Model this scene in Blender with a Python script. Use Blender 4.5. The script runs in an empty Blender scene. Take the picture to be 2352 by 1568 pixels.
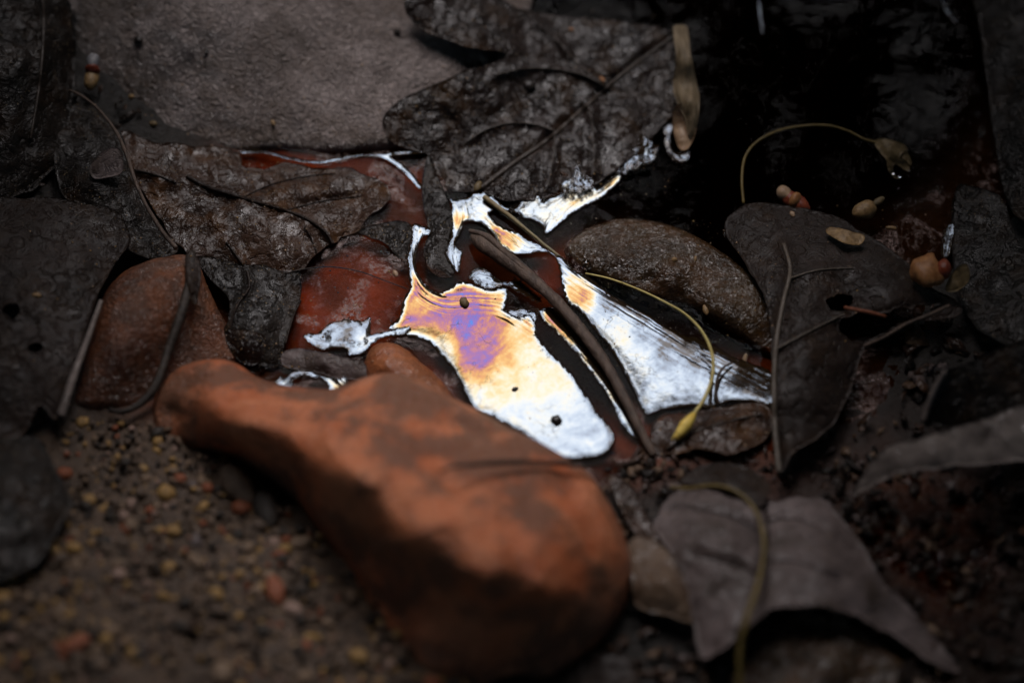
import bpy, math, random
import numpy as np
from mathutils import Vector, geometry

S = bpy.context.scene
COL = S.collection
rng = np.random.default_rng(7)
random.seed(7)

# ------------------------------------------------------------------ camera
PITCH = math.radians(55.0)
DIST = 0.85
LENS = 102.0
cam_d = bpy.data.cameras.new('camera')
cam = bpy.data.objects.new('camera', cam_d)
COL.objects.link(cam)
CAM = Vector((0.0, -DIST * math.cos(PITCH), DIST * math.sin(PITCH)))
cam.location = CAM
cam.rotation_euler = (math.pi / 2 - PITCH, 0, 0)
cam_d.lens = LENS
cam_d.sensor_width = 36.0
cam_d.clip_start = 0.01
cam_d.clip_end = 200.0
cam_d.dof.use_dof = True
cam_d.dof.focus_distance = 0.862
cam_d.dof.aperture_fstop = 3.7
cam_d.dof.aperture_blades = 9
S.camera = cam

# ------------------------------------------------------------------ world, sun, exposure
SUN_EL = math.radians(55.0)
SUN_AZ = math.radians(0.0)          # light falls from beyond the pool, towards the camera
world = bpy.data.worlds.new('World')
S.world = world
world.use_nodes = True
wn = world.node_tree.nodes
wl = world.node_tree.links
wn.clear()
sky = wn.new('ShaderNodeTexSky')
sky.sky_type = 'NISHITA'
sky.sun_disc = False
sky.sun_elevation = SUN_EL
sky.sun_rotation = SUN_AZ
bg = wn.new('ShaderNodeBackground')
bg.inputs['Strength'].default_value = 0.03
wo = wn.new('ShaderNodeOutputWorld')
wl.new(sky.outputs[0], bg.inputs['Color'])
wl.new(bg.outputs[0], wo.inputs['Surface'])
sun_d = bpy.data.lights.new('sun', 'SUN')
sun_d.energy = 3.1
sun_d.angle = math.radians(44.0)
sun_d.color = (1.0, 0.945, 0.955)
sun = bpy.data.objects.new('sun', sun_d)
COL.objects.link(sun)
SUN_DIR = Vector((math.sin(SUN_AZ) * math.cos(SUN_EL), math.cos(SUN_AZ) * math.cos(SUN_EL), math.sin(SUN_EL)))
sun.rotation_euler = SUN_DIR.to_track_quat('Z', 'Y').to_euler()
S.view_settings.view_transform = 'Standard'
S.view_settings.look = 'None'
S.view_settings.exposure = 0.42
S.view_settings.gamma = 1.0
S.view_settings.use_curve_mapping = False
S.cycles.max_bounces = 6
S.cycles.diffuse_bounces = 2
S.cycles.glossy_bounces = 3
S.cycles.transparent_max_bounces = 12

# ------------------------------------------------------------------ numeric helpers
FW = np.array((0, math.cos(PITCH), -math.sin(PITCH)))
UP = np.array((0, math.sin(PITCH), math.cos(PITCH)))
CA = np.array(CAM)
K = 36.0 / LENS / 2352.0
MM = 0.001


def world_at(xy, z):
    """Points of the place seen at photo positions xy (2352 wide), at heights z in millimetres."""
    xy = np.asarray(xy, float).reshape(-1, 2)
    z = np.broadcast_to(np.asarray(z, float), (len(xy),)) * MM
    d = FW[None] + ((xy[:, 0] - 1176) * K)[:, None] * np.array((1.0, 0, 0))[None] - ((xy[:, 1] - 784) * K)[:, None] * UP[None]
    t = (z - CA[2]) / d[:, 2]
    return CA[None] + d * t[:, None]


def project(p):
    q = np.asarray(p, float).reshape(-1, 3) - CA
    w = q @ FW
    return np.stack([1176 + q[:, 0] / w / K, 784 - (q @ UP) / w / K], 1), w


_LAT = np.random.default_rng(3).random((256, 256))


def vnoise(x, y):
    xi = np.floor(x).astype(int); yi = np.floor(y).astype(int)
    fx = x - xi; fy = y - yi
    fx = fx * fx * (3 - 2 * fx); fy = fy * fy * (3 - 2 * fy)
    a = _LAT[xi % 256, yi % 256]; b = _LAT[(xi + 1) % 256, yi % 256]
    c = _LAT[xi % 256, (yi + 1) % 256]; d = _LAT[(xi + 1) % 256, (yi + 1) % 256]
    return (a * (1 - fx) + b * fx) * (1 - fy) + (c * (1 - fx) + d * fx) * fy


def fbm(x, y, scale, octaves=4, seed=0, gain=0.5):
    """zero-centred noise, roughly -1..1; scale = size of the largest lumps in photo pixels"""
    v = np.zeros_like(x, dtype=float); a = 1.0; tot = 0
    for o in range(octaves):
        f = 2.0 ** o / scale
        v += a * (vnoise(x * f + 17.3 * seed + 5.1 * o, y * f - 9.7 * seed + 3.3 * o) * 2 - 1)
        tot += a; a *= gain
    return v / tot * 1.6


def tps(ctrl, smooth=1e-3):
    c = np.asarray(ctrl, float)
    n = len(c)
    P = c[:, :2] / 500.0
    def phi(r): return np.where(r > 1e-9, r * r * np.log(np.maximum(r, 1e-9)), 0)
    if n < 3:
        m = c[:, 2].mean()
        return lambda q: np.full(len(q), m)
    r = np.linalg.norm(P[:, None] - P[None], axis=2)
    A = np.zeros((n + 3, n + 3))
    A[:n, :n] = phi(r) + smooth * np.eye(n)
    A[:n, n] = 1; A[:n, n + 1:] = P
    A[n, :n] = 1; A[n + 1:, :n] = P.T
    A[n:, n:] -= 1e-9 * np.eye(3)
    b = np.concatenate([c[:, 2], np.zeros(3)])
    w = np.linalg.solve(A, b)
    def f(q):
        q = np.asarray(q, float).reshape(-1, 2) / 500.0
        r = np.linalg.norm(q[:, None] - P[None], axis=2)
        return phi(r) @ w[:n] + w[n] + q @ w[n + 1:]
    return f


def resample(pts, step, closed=True, smooth=True):
    p = np.asarray(pts, float)
    n = len(p)
    out = []
    segs = n if closed else n - 1
    for i in range(segs):
        p1 = p[i]; p2 = p[(i + 1) % n]
        if closed:
            p0 = p[i - 1]; p3 = p[(i + 2) % n]
        else:
            p0 = p[max(i - 1, 0)]; p3 = p[min(i + 2, n - 1)]
        L = np.linalg.norm(p2[:2] - p1[:2])
        k = max(1, int(round(L / step)))
        t = (np.arange(k) / k)[:, None]
        if smooth:
            q = 0.5 * ((2 * p1) + (-p0 + p2) * t + (2 * p0 - 5 * p1 + 4 * p2 - p3) * t ** 2 + (-p0 + 3 * p1 - 3 * p2 + p3) * t ** 3)
        else:
            q = p1 + (p2 - p1) * t
        out.append(q)
    if not closed:
        out.append(p[-1][None])
    return np.concatenate(out)


def seg_dist(q, line, closed=False, side=False):
    """distance (px) from points q to polyline, arc position along it, signed side"""
    a = np.asarray(line, float)[:, :2]
    b = np.roll(a, -1, 0) if closed else a[1:]
    a = a if closed else a[:-1]
    best = np.full(len(q), 1e9); arc = np.zeros(len(q)); sd = np.zeros(len(q)); L0 = 0.0
    for i in range(len(a)):
        d = b[i] - a[i]; L = np.linalg.norm(d)
        if L < 1e-9: continue
        v = q - a[i]
        t = np.clip((v @ d) / (L * L), 0, 1)
        dd = np.linalg.norm(v - t[:, None] * d, axis=1)
        m = dd < best
        best[m] = dd[m]; arc[m] = (L0 + t * L)[m]
        if side: sd[m] = np.sign(d[0] * v[:, 1] - d[1] * v[:, 0])[m]
        L0 += L
    return best, arc, sd


def inside(q, poly):
    x, y = q[:, 0], q[:, 1]
    c = np.zeros(len(q), bool)
    n = len(poly)
    for i in range(n):
        x1, y1 = poly[i - 1][:2]; x2, y2 = poly[i][:2]
        if y1 == y2: continue
        m = ((y1 > y) != (y2 > y)) & (x < (x2 - x1) * (y - y1) / (y2 - y1) + x1)
        c ^= m
    return c


def triangulate(outline, step, holes=()):
    """outline (px) filled with a jittered triangle net"""
    o = np.asarray(outline)[:, :2]
    x0, y0 = o.min(0); x1, y1 = o.max(0)
    gx = np.arange(x0, x1, step); gy = np.arange(y0, y1, step * 0.87)
    X, Y = np.meshgrid(gx, gy)
    X = X + (np.arange(len(gy)) % 2)[:, None] * step * 0.5
    q = np.stack([X.ravel(), Y.ravel()], 1)
    q += rng.uniform(-0.22, 0.22, q.shape) * step
    q = q[inside(q, o)]
    d, _, _ = seg_dist(q, o, True)
    q = q[d > step * 0.55]
    for h in holes:
        q = q[~inside(q, h)]
        d, _, _ = seg_dist(q, h, True)
        q = q[d > step * 0.5]
    P = np.concatenate([o] + [np.asarray(h)[:, :2] for h in holes] + [q])
    edges = []; base = 0
    for loop in [o] + list(holes):
        n = len(loop)
        edges += [(base + i, base + (i + 1) % n) for i in range(n)]
        base += n
    vs, es, fs, ov, oe, of = geometry.delaunay_2d_cdt([Vector(p) for p in P], edges, [], 0, 1e-4)
    V = np.array([(v[0], v[1]) for v in vs])
    F = np.array([f for f in fs if len(f) == 3])
    cen = V[F].mean(1)
    keep = inside(cen, o)
    for h in holes:
        keep &= ~inside(cen, np.asarray(h))
    F = F[keep]
    used = np.unique(F); remap = -np.ones(len(V), int); remap[used] = np.arange(len(used))
    V = V[used]; F = remap[F]
    # orient upward (photo y runs down, so flip)
    A = V[F]
    area = (A[:, 1, 0] - A[:, 0, 0]) * (A[:, 2, 1] - A[:, 0, 1]) - (A[:, 1, 1] - A[:, 0, 1]) * (A[:, 2, 0] - A[:, 0, 0])
    F[area > 0] = F[area > 0][:, ::-1]
    return V, F


def boundary(F):
    e = {}
    for f in F:
        for i in range(3):
            a, b = int(f[i]), int(f[(i + 1) % 3])
            e[(a, b)] = 1
    return [k for k in e if (k[1], k[0]) not in e]


# ------------------------------------------------------------------ object helpers
def mesh_object(name, V, F, mat, parent=None, attrs=None, smooth=True, recenter=True):
    V = np.asarray(V, float)
    c = np.zeros(3)
    if recenter and parent is None:
        c = np.array((V[:, 0].mean(), V[:, 1].mean(), V[:, 2].min()))
    elif parent is not None:
        c = np.array(parent.location)
    me = bpy.data.meshes.new(name)
    me.from_pydata((V - c).tolist(), [], F if isinstance(F, list) else F.tolist())
    me.update()
    if smooth:
        me.polygons.foreach_set('use_smooth', [True] * len(me.polygons))
    for k, a in (attrs or {}).items():
        at = me.attributes.new(k, 'FLOAT', 'POINT')
        at.data.foreach_set('value', np.asarray(a, np.float32))
    if mat: me.materials.append(mat)
    o = bpy.data.objects.new(name, me)
    COL.objects.link(o)
    if parent is not None:
        o.parent = parent
    else:
        o.location = c
    return o


def tag(o, label=None, cat=None, group=None, kind=None):
    if label: o['label'] = label
    if cat: o['category'] = cat
    if group: o['group'] = group
    if kind: o['kind'] = kind
    return o


def thing(name, at, label, cat, group=None):
    o = bpy.data.objects.new(name, None)
    o.empty_display_size = 0.01
    o.location = at
    COL.objects.link(o)
    return tag(o, label, cat, group)


def sheet_geo(outline, ctrl, step=7, jag=0.0, jag_scale=40, fn=None, holes=(), smooth=True, z_smooth=1e-3, seed=0):
    o = resample(outline, step, True, smooth)
    if jag:
        o = o + np.stack([fbm(o[:, 0], o[:, 1], jag_scale, 3, seed + 1), fbm(o[:, 0], o[:, 1], jag_scale, 3, seed + 2)], 1) * jag
    hs = []
    for h in holes:
        hr = resample(h, step, True)
        hs.append(hr + np.stack([fbm(hr[:, 0], hr[:, 1], 18, 2, seed + 3), fbm(hr[:, 0], hr[:, 1], 18, 2, seed + 4)], 1) * 6)
    V, F = triangulate(o, step, hs)
    zf = tps(ctrl, z_smooth)
    z = zf(V)
    d, arc, _ = seg_dist(V, o, True)
    for h in hs:
        dh, _, _ = seg_dist(V, h, True); d = np.minimum(d, dh)
    if fn is not None:
        z = z + fn(V[:, 0], V[:, 1], d)
    return V, F, z, d, zf


def thick(W, F, th, inset=None):
    """close an open surface with an underside th metres lower"""
    n = len(W)
    low = W.copy(); low[:, 2] -= th
    b = boundary(F)
    Fl = F.tolist() + (F[:, ::-1] + n).tolist() + [(x, n + x, n + y, y)[::-1] for x, y in b]
    return np.concatenate([W, low]), Fl


def tube_geo(path, radii, seg=8, flat=1.0):
    """tube along world points"""
    P = np.asarray(path, float); n = len(P)
    R = np.broadcast_to(np.asarray(radii, float), (n,))
    V = []; F = []
    T = np.gradient(P, axis=0)
    T /= np.linalg.norm(T, axis=1)[:, None] + 1e-12
    for i in range(n):
        s = np.cross(T[i], (0, 0, 1.0)); s /= np.linalg.norm(s) + 1e-12
        u = np.cross(s, T[i])
        for k in range(seg):
            a = 2 * math.pi * k / seg
            V.append(P[i] + R[i] * (math.cos(a) * s + flat * math.sin(a) * u))
    for i in range(n - 1):
        for k in range(seg):
            k2 = (k + 1) % seg
            F.append((i * seg + k, i * seg + k2, (i + 1) * seg + k2, (i + 1) * seg + k))
    V.append(P[0]); V.append(P[-1])
    for k in range(seg):
        k2 = (k + 1) % seg
        F.append((n * seg, k2, k)); F.append((n * seg + 1, (n - 1) * seg + k, (n - 1) * seg + k2))
    return np.array(V), F


def px_path(pts, step=8):
    """pts: (x, y, z_mm) control points seen in the photo -> world points"""
    p = resample(pts, step, False)
    return world_at(p[:, :2], p[:, 2]), p


def ribbon_radii(n, prof):
    t = np.linspace(0, 1, n)
    xs, ys = zip(*prof)
    return np.interp(t, xs, ys) * MM


# ------------------------------------------------------------------ materials
class Mat:
    def __init__(self, name):
        self.m = bpy.data.materials.new(name)
        self.m.use_nodes = True
        self.n = self.m.node_tree.nodes; self.l = self.m.node_tree.links
        self.n.clear()
        self.out = self.n.new('ShaderNodeOutputMaterial')
        self.tc = self.n.new('ShaderNodeTexCoord').outputs['Object']

    def set(self, node, **kw):
        for k, v in kw.items():
            k = k.replace('_', ' ')
            s = node.inputs[k]
            if isinstance(v, bpy.types.NodeSocket): self.l.new(v, s)
            else: s.default_value = v
        return node

    def noise(self, scale, detail=4, rough=0.55, dist=0.0, vec=None, off=(0, 0, 0)):
        nd = self.n.new('ShaderNodeTexNoise')
        v = vec or self.tc
        if off != (0, 0, 0):
            mp = self.n.new('ShaderNodeMapping'); self.l.new(v, mp.inputs[0]); mp.inputs[1].default_value = off; v = mp.outputs[0]
        self.l.new(v, nd.inputs['Vector'])
        nd.inputs['Scale'].default_value = scale; nd.inputs['Detail'].default_value = detail
        nd.inputs['Roughness'].default_value = rough; nd.inputs['Distortion'].default_value = dist
        return nd.outputs['Fac']

    def voronoi(self, scale, feature='F1', out='Distance', vec=None, rand=1.0):
        nd = self.n.new('ShaderNodeTexVoronoi'); nd.feature = feature
        self.l.new(vec or self.tc, nd.inputs['Vector']); nd.inputs['Scale'].default_value = scale
        nd.inputs['Randomness'].default_value = rand
        return nd.outputs[out]

    def ramp(self, fac, stops, interp='LINEAR'):
        r = self.n.new('ShaderNodeValToRGB'); self.l.new(fac, r.inputs[0])
        r.color_ramp.interpolation = interp
        e = r.color_ramp.elements
        while len(e) < len(stops): e.new(0.5)
        for el, (p, c) in zip(e, stops):
            el.position = p
            el.color = (*c, 1) if isinstance(c, (tuple, list)) else (c, c, c, 1)
        return r.outputs[0]

    def math(self, op, a, b=0.0, c=0.0, clamp=False):
        nd = self.n.new('ShaderNodeMath'); nd.operation = op; nd.use_clamp = clamp
        for i, v in enumerate((a, b, c)):
            if isinstance(v, bpy.types.NodeSocket): self.l.new(v, nd.inputs[i])
            else: nd.inputs[i].default_value = v
        return nd.outputs[0]

    def mix(self, fac, a, b, blend='MIX'):
        nd = self.n.new('ShaderNodeMix'); nd.data_type = 'RGBA'; nd.blend_type = blend
        for s, v in ((nd.inputs[0], fac), (nd.inputs[6], a), (nd.inputs[7], b)):
            if isinstance(v, bpy.types.NodeSocket): self.l.new(v, s)
            elif isinstance(v, (tuple, list)): s.default_value = (*v, 1)
            else: s.default_value = v
        return nd.outputs[2]

    def maprange(self, v, a, b, c=0.0, d=1.0, smooth=False):
        nd = self.n.new('ShaderNodeMapRange')
        if smooth: nd.interpolation_type = 'SMOOTHSTEP'
        self.l.new(v, nd.inputs[0])
        for i, x in enumerate((a, b, c, d)): nd.inputs[i + 1].default_value = x
        return nd.outputs[0]

    def attr(self, name):
        nd = self.n.new('ShaderNodeAttribute'); nd.attribute_name = name
        return nd.outputs['Fac']

    def bump(self, h, dist, strength=1.0, normal=None):
        nd = self.n.new('ShaderNodeBump'); self.l.new(h, nd.inputs['Height'])
        nd.inputs['Distance'].default_value = dist; nd.inputs['Strength'].default_value = strength
        if normal: self.l.new(normal, nd.inputs['Normal'])
        return nd.outputs[0]

    def principled(self, **kw):
        b = self.n.new('ShaderNodeBsdfPrincipled')
        self.set(b, **kw)
        return b

    def finish(self, sock):
        self.l.new(sock, self.out.inputs['Surface'])
        return self.m


def leaf_material(name, c1, c2, c3=None, rough=(0.28, 0.6), bump=1.0, spec=0.22, bubble=0.5, wetness=1.0, speck=0.5, speck_col=(0.33, 0.24, 0.13)):
    """wet, rotting leaf skin: mottled tissue, tiny blisters, grit, net of fine veins"""
    m = Mat(name)
    big = m.noise(45, 4, 0.6)
    mid = m.noise(330, 3, 0.65, 0.6)
    fine = m.noise(1300, 2, 0.7)
    col = m.mix(m.ramp(big, [(0.35, 0.0), (0.68, 1.0)]), c1, c2)
    if c3: col = m.mix(m.ramp(m.noise(90, 3, 0.6, off=(3, 1, 2)), [(0.5, 0.0), (0.72, 1.0)]), col, c3)
    col = m.mix(m.ramp(mid, [(0.3, 0.55), (0.7, 0.0)]), col, tuple(x * 0.4 for x in c1))
    sp = m.voronoi(900, 'F1', 'Distance')
    spk = m.math('MULTIPLY', m.ramp(sp, [(0.10, 1.0), (0.2, 0.0)]), m.ramp(m.noise(160, 3, off=(7, 7, 1)), [(0.5, 0.0), (0.62, 1.0)]))
    col = m.mix(m.math('MULTIPLY', spk, speck), col, speck_col)
    r = m.maprange(m.math('ADD', m.math('MULTIPLY', mid, 0.6), m.math('MULTIPLY', fine, 0.4)), 0.35, 0.65, rough[0], rough[1])
    net = m.voronoi(420, 'DISTANCE_TO_EDGE', 'Distance')
    netl = m.ramp(net, [(0.0, 0.0), (0.12, 1.0)])
    bub = m.ramp(m.voronoi(620, 'F1', 'Distance'), [(0.12, 1.0), (0.42, 0.0)])
    groove = m.ramp(m.noise(210, 3, 0.6, 1.8), [(0.30, 0.0), (0.47, 0.85), (0.75, 1.0)])
    h = m.math('ADD', m.math('MULTIPLY', groove, 0.42), m.math('MULTIPLY', fine, 0.16))
    h = m.math('ADD', h, m.math('MULTIPLY', netl, 0.03))
    h = m.math('ADD', h, m.math('MULTIPLY', bub, 0.07 * bubble))
    h = m.math('ADD', h, m.math('MULTIPLY', spk, 0.15 * speck))
    n = m.bump(h, 0.0016, 0.85 * bump)
    wet = m.ramp(m.noise(170, 3, 0.6, 0.8, off=(8, 1, 6)), [(0.52, 0.0), (0.66, 0.6 * wetness)])
    b = m.principled(Base_Color=col, Roughness=r, Normal=n, Specular_IOR_Level=spec, Coat_Weight=wet, Coat_Roughness=0.1, Coat_Normal=n)
    return m.finish(b.outputs[0])


def plain_material(name, c1, c2, scale=400, rough=0.5, bump=0.0006, streak=None, spec=0.28, sss=0.0):
    m = Mat(name)
    vec = m.tc
    if streak:
        mp = m.n.new('ShaderNodeMapping'); m.l.new(m.tc, mp.inputs[0]); mp.inputs[3].default_value = streak; vec = mp.outputs[0]
    a = m.noise(scale, 5, 0.6, 0.3, vec=vec)
    col = m.mix(m.ramp(a, [(0.3, 0.0), (0.7, 1.0)]), c1, c2)
    r = m.maprange(m.noise(scale * 2.3, 3, vec=vec), 0.3, 0.7, rough - 0.12, rough + 0.12)
    n = m.bump(m.noise(scale * 2, 5, 0.65, vec=vec), bump, 0.7)
    b = m.principled(Base_Color=col, Roughness=r, Normal=n, Specular_IOR_Level=spec)
    return m.finish(b.outputs[0])


def rock_material(name, base, alt, stain, rough=(0.3, 0.6), bump=1.0, scale=1.0, stain_amt=0.5, pits=0.5, spec=0.35, wetness=0.8):
    m = Mat(name)
    a = m.noise(45 * scale, 4, 0.62, 0.5)
    b_ = m.noise(110 * scale, 4, 0.65, 0.3, off=(4, 2, 1))
    fine = m.noise(1300, 2, 0.75)
    col = m.mix(m.ramp(a, [(0.36, 0.0), (0.62, 1.0)]), base, alt)
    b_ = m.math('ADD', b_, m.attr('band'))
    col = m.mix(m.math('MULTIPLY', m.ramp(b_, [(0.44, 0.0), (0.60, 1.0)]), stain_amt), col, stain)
    col = m.mix(m.ramp(m.noise(600, 4, 0.7), [(0.35, 0.45), (0.6, 0.0)]), col, tuple(x * 0.45 for x in base))
    pit = m.ramp(m.voronoi(330, 'F1'), [(0.05, 0.0), (0.32, 1.0)])
    worm = m.noise(420, 3, 0.6, 2.2)
    h = m.math('ADD', m.math('MULTIPLY', worm, 1.0), m.math('MULTIPLY', fine, 0.25))
    h = m.math('ADD', h, m.math('MULTIPLY', pit, 0.35 * pits))
    h = m.math('ADD', h, m.math('MULTIPLY', m.noise(90 * scale, 4), 1.0))
    n = m.bump(h, 0.0026, 0.8 * bump)
    r = m.maprange(m.noise(300, 4, 0.7, off=(1, 5, 2)), 0.35, 0.65, rough[0], rough[1])
    wet = m.ramp(m.noise(430, 3, 0.7, 1.2, off=(8, 1, 6)), [(0.48, 0.0), (0.56, wetness)])
    b = m.principled(Base_Color=col, Roughness=r, Normal=n, Specular_IOR_Level=spec, Coat_Weight=wet, Coat_Roughness=0.07, Coat_Normal=n)
    return m.finish(b.outputs[0])


def film_material(name):
    """bacterial oil film on still water: thin-film colours over murk, cracked and specked"""
    m = Mat(name)
    nm = m.attr('nm'); su = m.attr('su'); sv = m.attr('sv'); edge = m.attr('edge'); stk = m.attr('streak')
    cx = m.n.new('ShaderNodeCombineXYZ')
    m.l.new(su, cx.inputs[0]); m.l.new(sv, cx.inputs[1])
    warpn = m.noise(220, 3, 0.5)
    su2 = m.math('ADD', su, m.math('MULTIPLY', m.math('SUBTRACT', warpn, 0.5), 0.7))
    cx2 = m.n.new('ShaderNodeCombineXYZ'); m.l.new(su2, cx2.inputs[0]); m.l.new(m.math('MULTIPLY', sv, 0.045), cx2.inputs[1])
    streak_f = m.noise(1.25, 3, 0.55, vec=cx2.outputs[0])
    streak_c = m.noise(0.32, 2, 0.5, vec=cx2.outputs[0])
    swirl = m.noise(150, 5, 0.62, 1.6)
    grain = m.noise(900, 3, 0.72, 0.8)
    t = m.math('ADD', nm, m.math('MULTIPLY', m.math('SUBTRACT', swirl, 0.5), 70.0))
    t = m.math('ADD', t, m.math('MULTIPLY', m.math('SUBTRACT', m.noise(62, 4, 0.6, 2.2, off=(5, 2, 8)), 0.55), 100.0))
    t = m.math('ADD', t, m.math('MULTIPLY', m.math('SUBTRACT', grain, 0.5), 40.0))
    t = m.math('ADD', t, m.math('MULTIPLY', m.math('MULTIPLY', m.math('SUBTRACT', streak_f, 0.58), stk), 190.0))
    t = m.math('MULTIPLY', m.math('MAXIMUM', t, 14.0), 0.95)
    t = m.math('MULTIPLY', t, m.maprange(m.math('ADD', edge, m.math('MULTIPLY', grain, 0.5)), 0.1, 1.9, 0.30, 1.0, True))
    # relief
    wn_ = m.n.new('ShaderNodeTexNoise'); m.l.new(m.tc, wn_.inputs['Vector']); wn_.inputs['Scale'].default_value = 260; wn_.inputs['Detail'].default_value = 3
    va = m.n.new('ShaderNodeVectorMath'); va.operation = 'MULTIPLY_ADD'
    m.l.new(wn_.outputs['Color'], va.inputs[0]); va.inputs[1].default_value = (0.008, 0.008, 0.008); m.l.new(m.tc, va.inputs[2])
    crack = m.voronoi(75, 'DISTANCE_TO_EDGE', 'Distance', vec=va.outputs[0])
    crk = m.ramp(crack, [(0.0, 1.0), (0.0045, 0.0)])
    crk = m.math('MULTIPLY', crk, m.ramp(m.noise(60, 3, off=(2, 9, 4)), [(0.52, 0.0), (0.6, 1.0)]))
    speck = m.math('MULTIPLY', m.ramp(m.voronoi(750, 'F1'), [(0.07, 1.0), (0.13, 0.0)]), m.ramp(m.noise(170, 3, off=(6, 3, 2)), [(0.5, 0.0), (0.6, 1.0)]))
    h = m.math('ADD', m.math('MULTIPLY', m.noise(95, 3, 0.5), 0.16), m.math('MULTIPLY', grain, 0.012))
    h = m.math('ADD', h, m.math('MULTIPLY', m.math('MULTIPLY', streak_f, stk), 0.03))
    h = m.math('ADD', h, m.math('MULTIPLY', m.math('MULTIPLY', streak_c, stk), 0.55))
    h = m.math('SUBTRACT', h, m.math('MULTIPLY', crk, 0.03))
    n = m.bump(h, 0.001, 1.0)
    murk = m.mix(m.noise(200, 4), (0.012, 0.008, 0.004), (0.035, 0.02, 0.008))
    b = m.principled(Base_Color=murk, Roughness=0.06, IOR=1.33, Thin_Film_IOR=1.6, Normal=n)
    m.l.new(t, b.inputs['Thin Film Thickness'])
    dark = m.principled(Base_Color=(0.012, 0.008, 0.005, 1), Roughness=0.45)
    mx = m.n.new('ShaderNodeMixShader')
    m.l.new(m.math('MAXIMUM', crk, speck), mx.inputs[0]); m.l.new(b.outputs[0], mx.inputs[1]); m.l.new(dark.outputs[0], mx.inputs[2])
    # frayed rim: the film thins out into hairs
    fr = m.noise(650, 4, 0.7, 1.0)
    hair = m.noise(1.0, 2, 0.5, vec=m.tc)
    a = m.math('ADD', edge, m.math('MULTIPLY', m.math('SUBTRACT', fr, 0.55), 2.2))
    a = m.maprange(a, -0.1, 0.35)
    tr = m.n.new('ShaderNodeBsdfTransparent')
    mx2 = m.n.new('ShaderNodeMixShader')
    m.l.new(a, mx2.inputs[0]); m.l.new(tr.outputs[0], mx2.inputs[1]); m.l.new(mx.outputs[0], mx2.inputs[2])
    return m.finish(mx2.outputs[0])


def water_material():
    m = Mat('brown_water')
    n = m.bump(m.math('ADD', m.noise(60, 2, 0.5), m.math('MULTIPLY', m.noise(260, 3, 0.6), 0.12)), 0.0006, 0.6)
    tint = m.mix(m.ramp(m.noise(70, 4, 0.6), [(0.35, 0.0), (0.65, 1.0)]), (0.62, 0.34, 0.17), (0.78, 0.52, 0.33))
    tint = m.mix(m.attr('depth'), tint, (0.10, 0.045, 0.018))
    tr = m.n.new('ShaderNodeBsdfTransparent'); m.l.new(tint, tr.inputs[0])
    gl = m.n.new('ShaderNodeBsdfGlossy'); gl.inputs['Roughness'].default_value = 0.03
    m.l.new(n, gl.inputs['Normal'])
    fr = m.n.new('ShaderNodeFresnel'); fr.inputs['IOR'].default_value = 1.08; m.l.new(n, fr.inputs['Normal'])
    mx = m.n.new('ShaderNodeMixShader')
    m.l.new(fr.outputs[0], mx.inputs[0]); m.l.new(tr.outputs[0], mx.inputs[1]); m.l.new(gl.outputs[0], mx.inputs[2])
    scum = m.math('MULTIPLY', m.ramp(m.noise(58, 4, 0.6, 1.0, off=(2, 3, 1)), [(0.50, 0.0), (0.60, 1.0)]), m.ramp(m.noise(520, 4, 0.75, 1.0), [(0.42, 0.0), (0.62, 0.75)]))
    scum = m.math('MULTIPLY', scum, m.maprange(m.attr('depth'), 0.0, 0.12, 1.0, 0.0))
    dust = m.principled(Base_Color=(0.17, 0.095, 0.075, 1), Roughness=0.42, Normal=m.bump(m.noise(500, 3, 0.7, 1.0), 0.0006, 0.7))
    mx3 = m.n.new('ShaderNodeMixShader')
    m.l.new(scum, mx3.inputs[0]); m.l.new(mx.outputs[0], mx3.inputs[1]); m.l.new(dust.outputs[0], mx3.inputs[2])
    return m.finish(mx3.outputs[0])


def bed_material():
    """stream bed: rust silt under the water, grey-brown sand on the bank, black leaf mould elsewhere"""
    m = Mat('stream_bed')
    sand = m.attr('sand'); rust = m.attr('rust')
    mould = m.mix(m.noise(90, 4, 0.65), (0.003, 0.0022, 0.0014), (0.012, 0.0075, 0.004))
    rst = m.mix(m.ramp(m.noise(75, 5, 0.6), [(0.35, 0.0), (0.65, 1.0)]), (0.16, 0.04, 0.012), (0.42, 0.115, 0.045))
    snd = m.mix(m.ramp(m.noise(160, 5, 0.7), [(0.3, 0.0), (0.7, 1.0)]), (0.034, 0.019, 0.010), (0.115, 0.067, 0.036))
    g = m.noise(900, 5, 0.8)
    snd = m.mix(m.ramp(g, [(0.38, 0.75), (0.62, 0.0)]), snd, (0.03, 0.024, 0.02))
    col = m.mix(rust, mould, rst)
    col = m.mix(sand, col, snd)
    h = m.math('ADD', m.noise(210, 6, 0.7), m.math('MULTIPLY', g, 0.3))
    n = m.bump(h, 0.002, 0.6)
    muck = m.attr('muck')
    n = m.bump(m.math('MULTIPLY', m.noise(190, 4, 0.65, 2.0), muck), 0.004, 0.9, n)
    r = m.maprange(m.noise(400, 4, off=(1, 1, 1)), 0.35, 0.65, 0.32, 0.7)
    r = m.math('SUBTRACT', r, m.math('MULTIPLY', muck, 0.30))
    b = m.principled(Base_Color=col, Roughness=r, Normal=n, Specular_IOR_Level=0.3)
    return m.finish(b.outputs[0])


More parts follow.
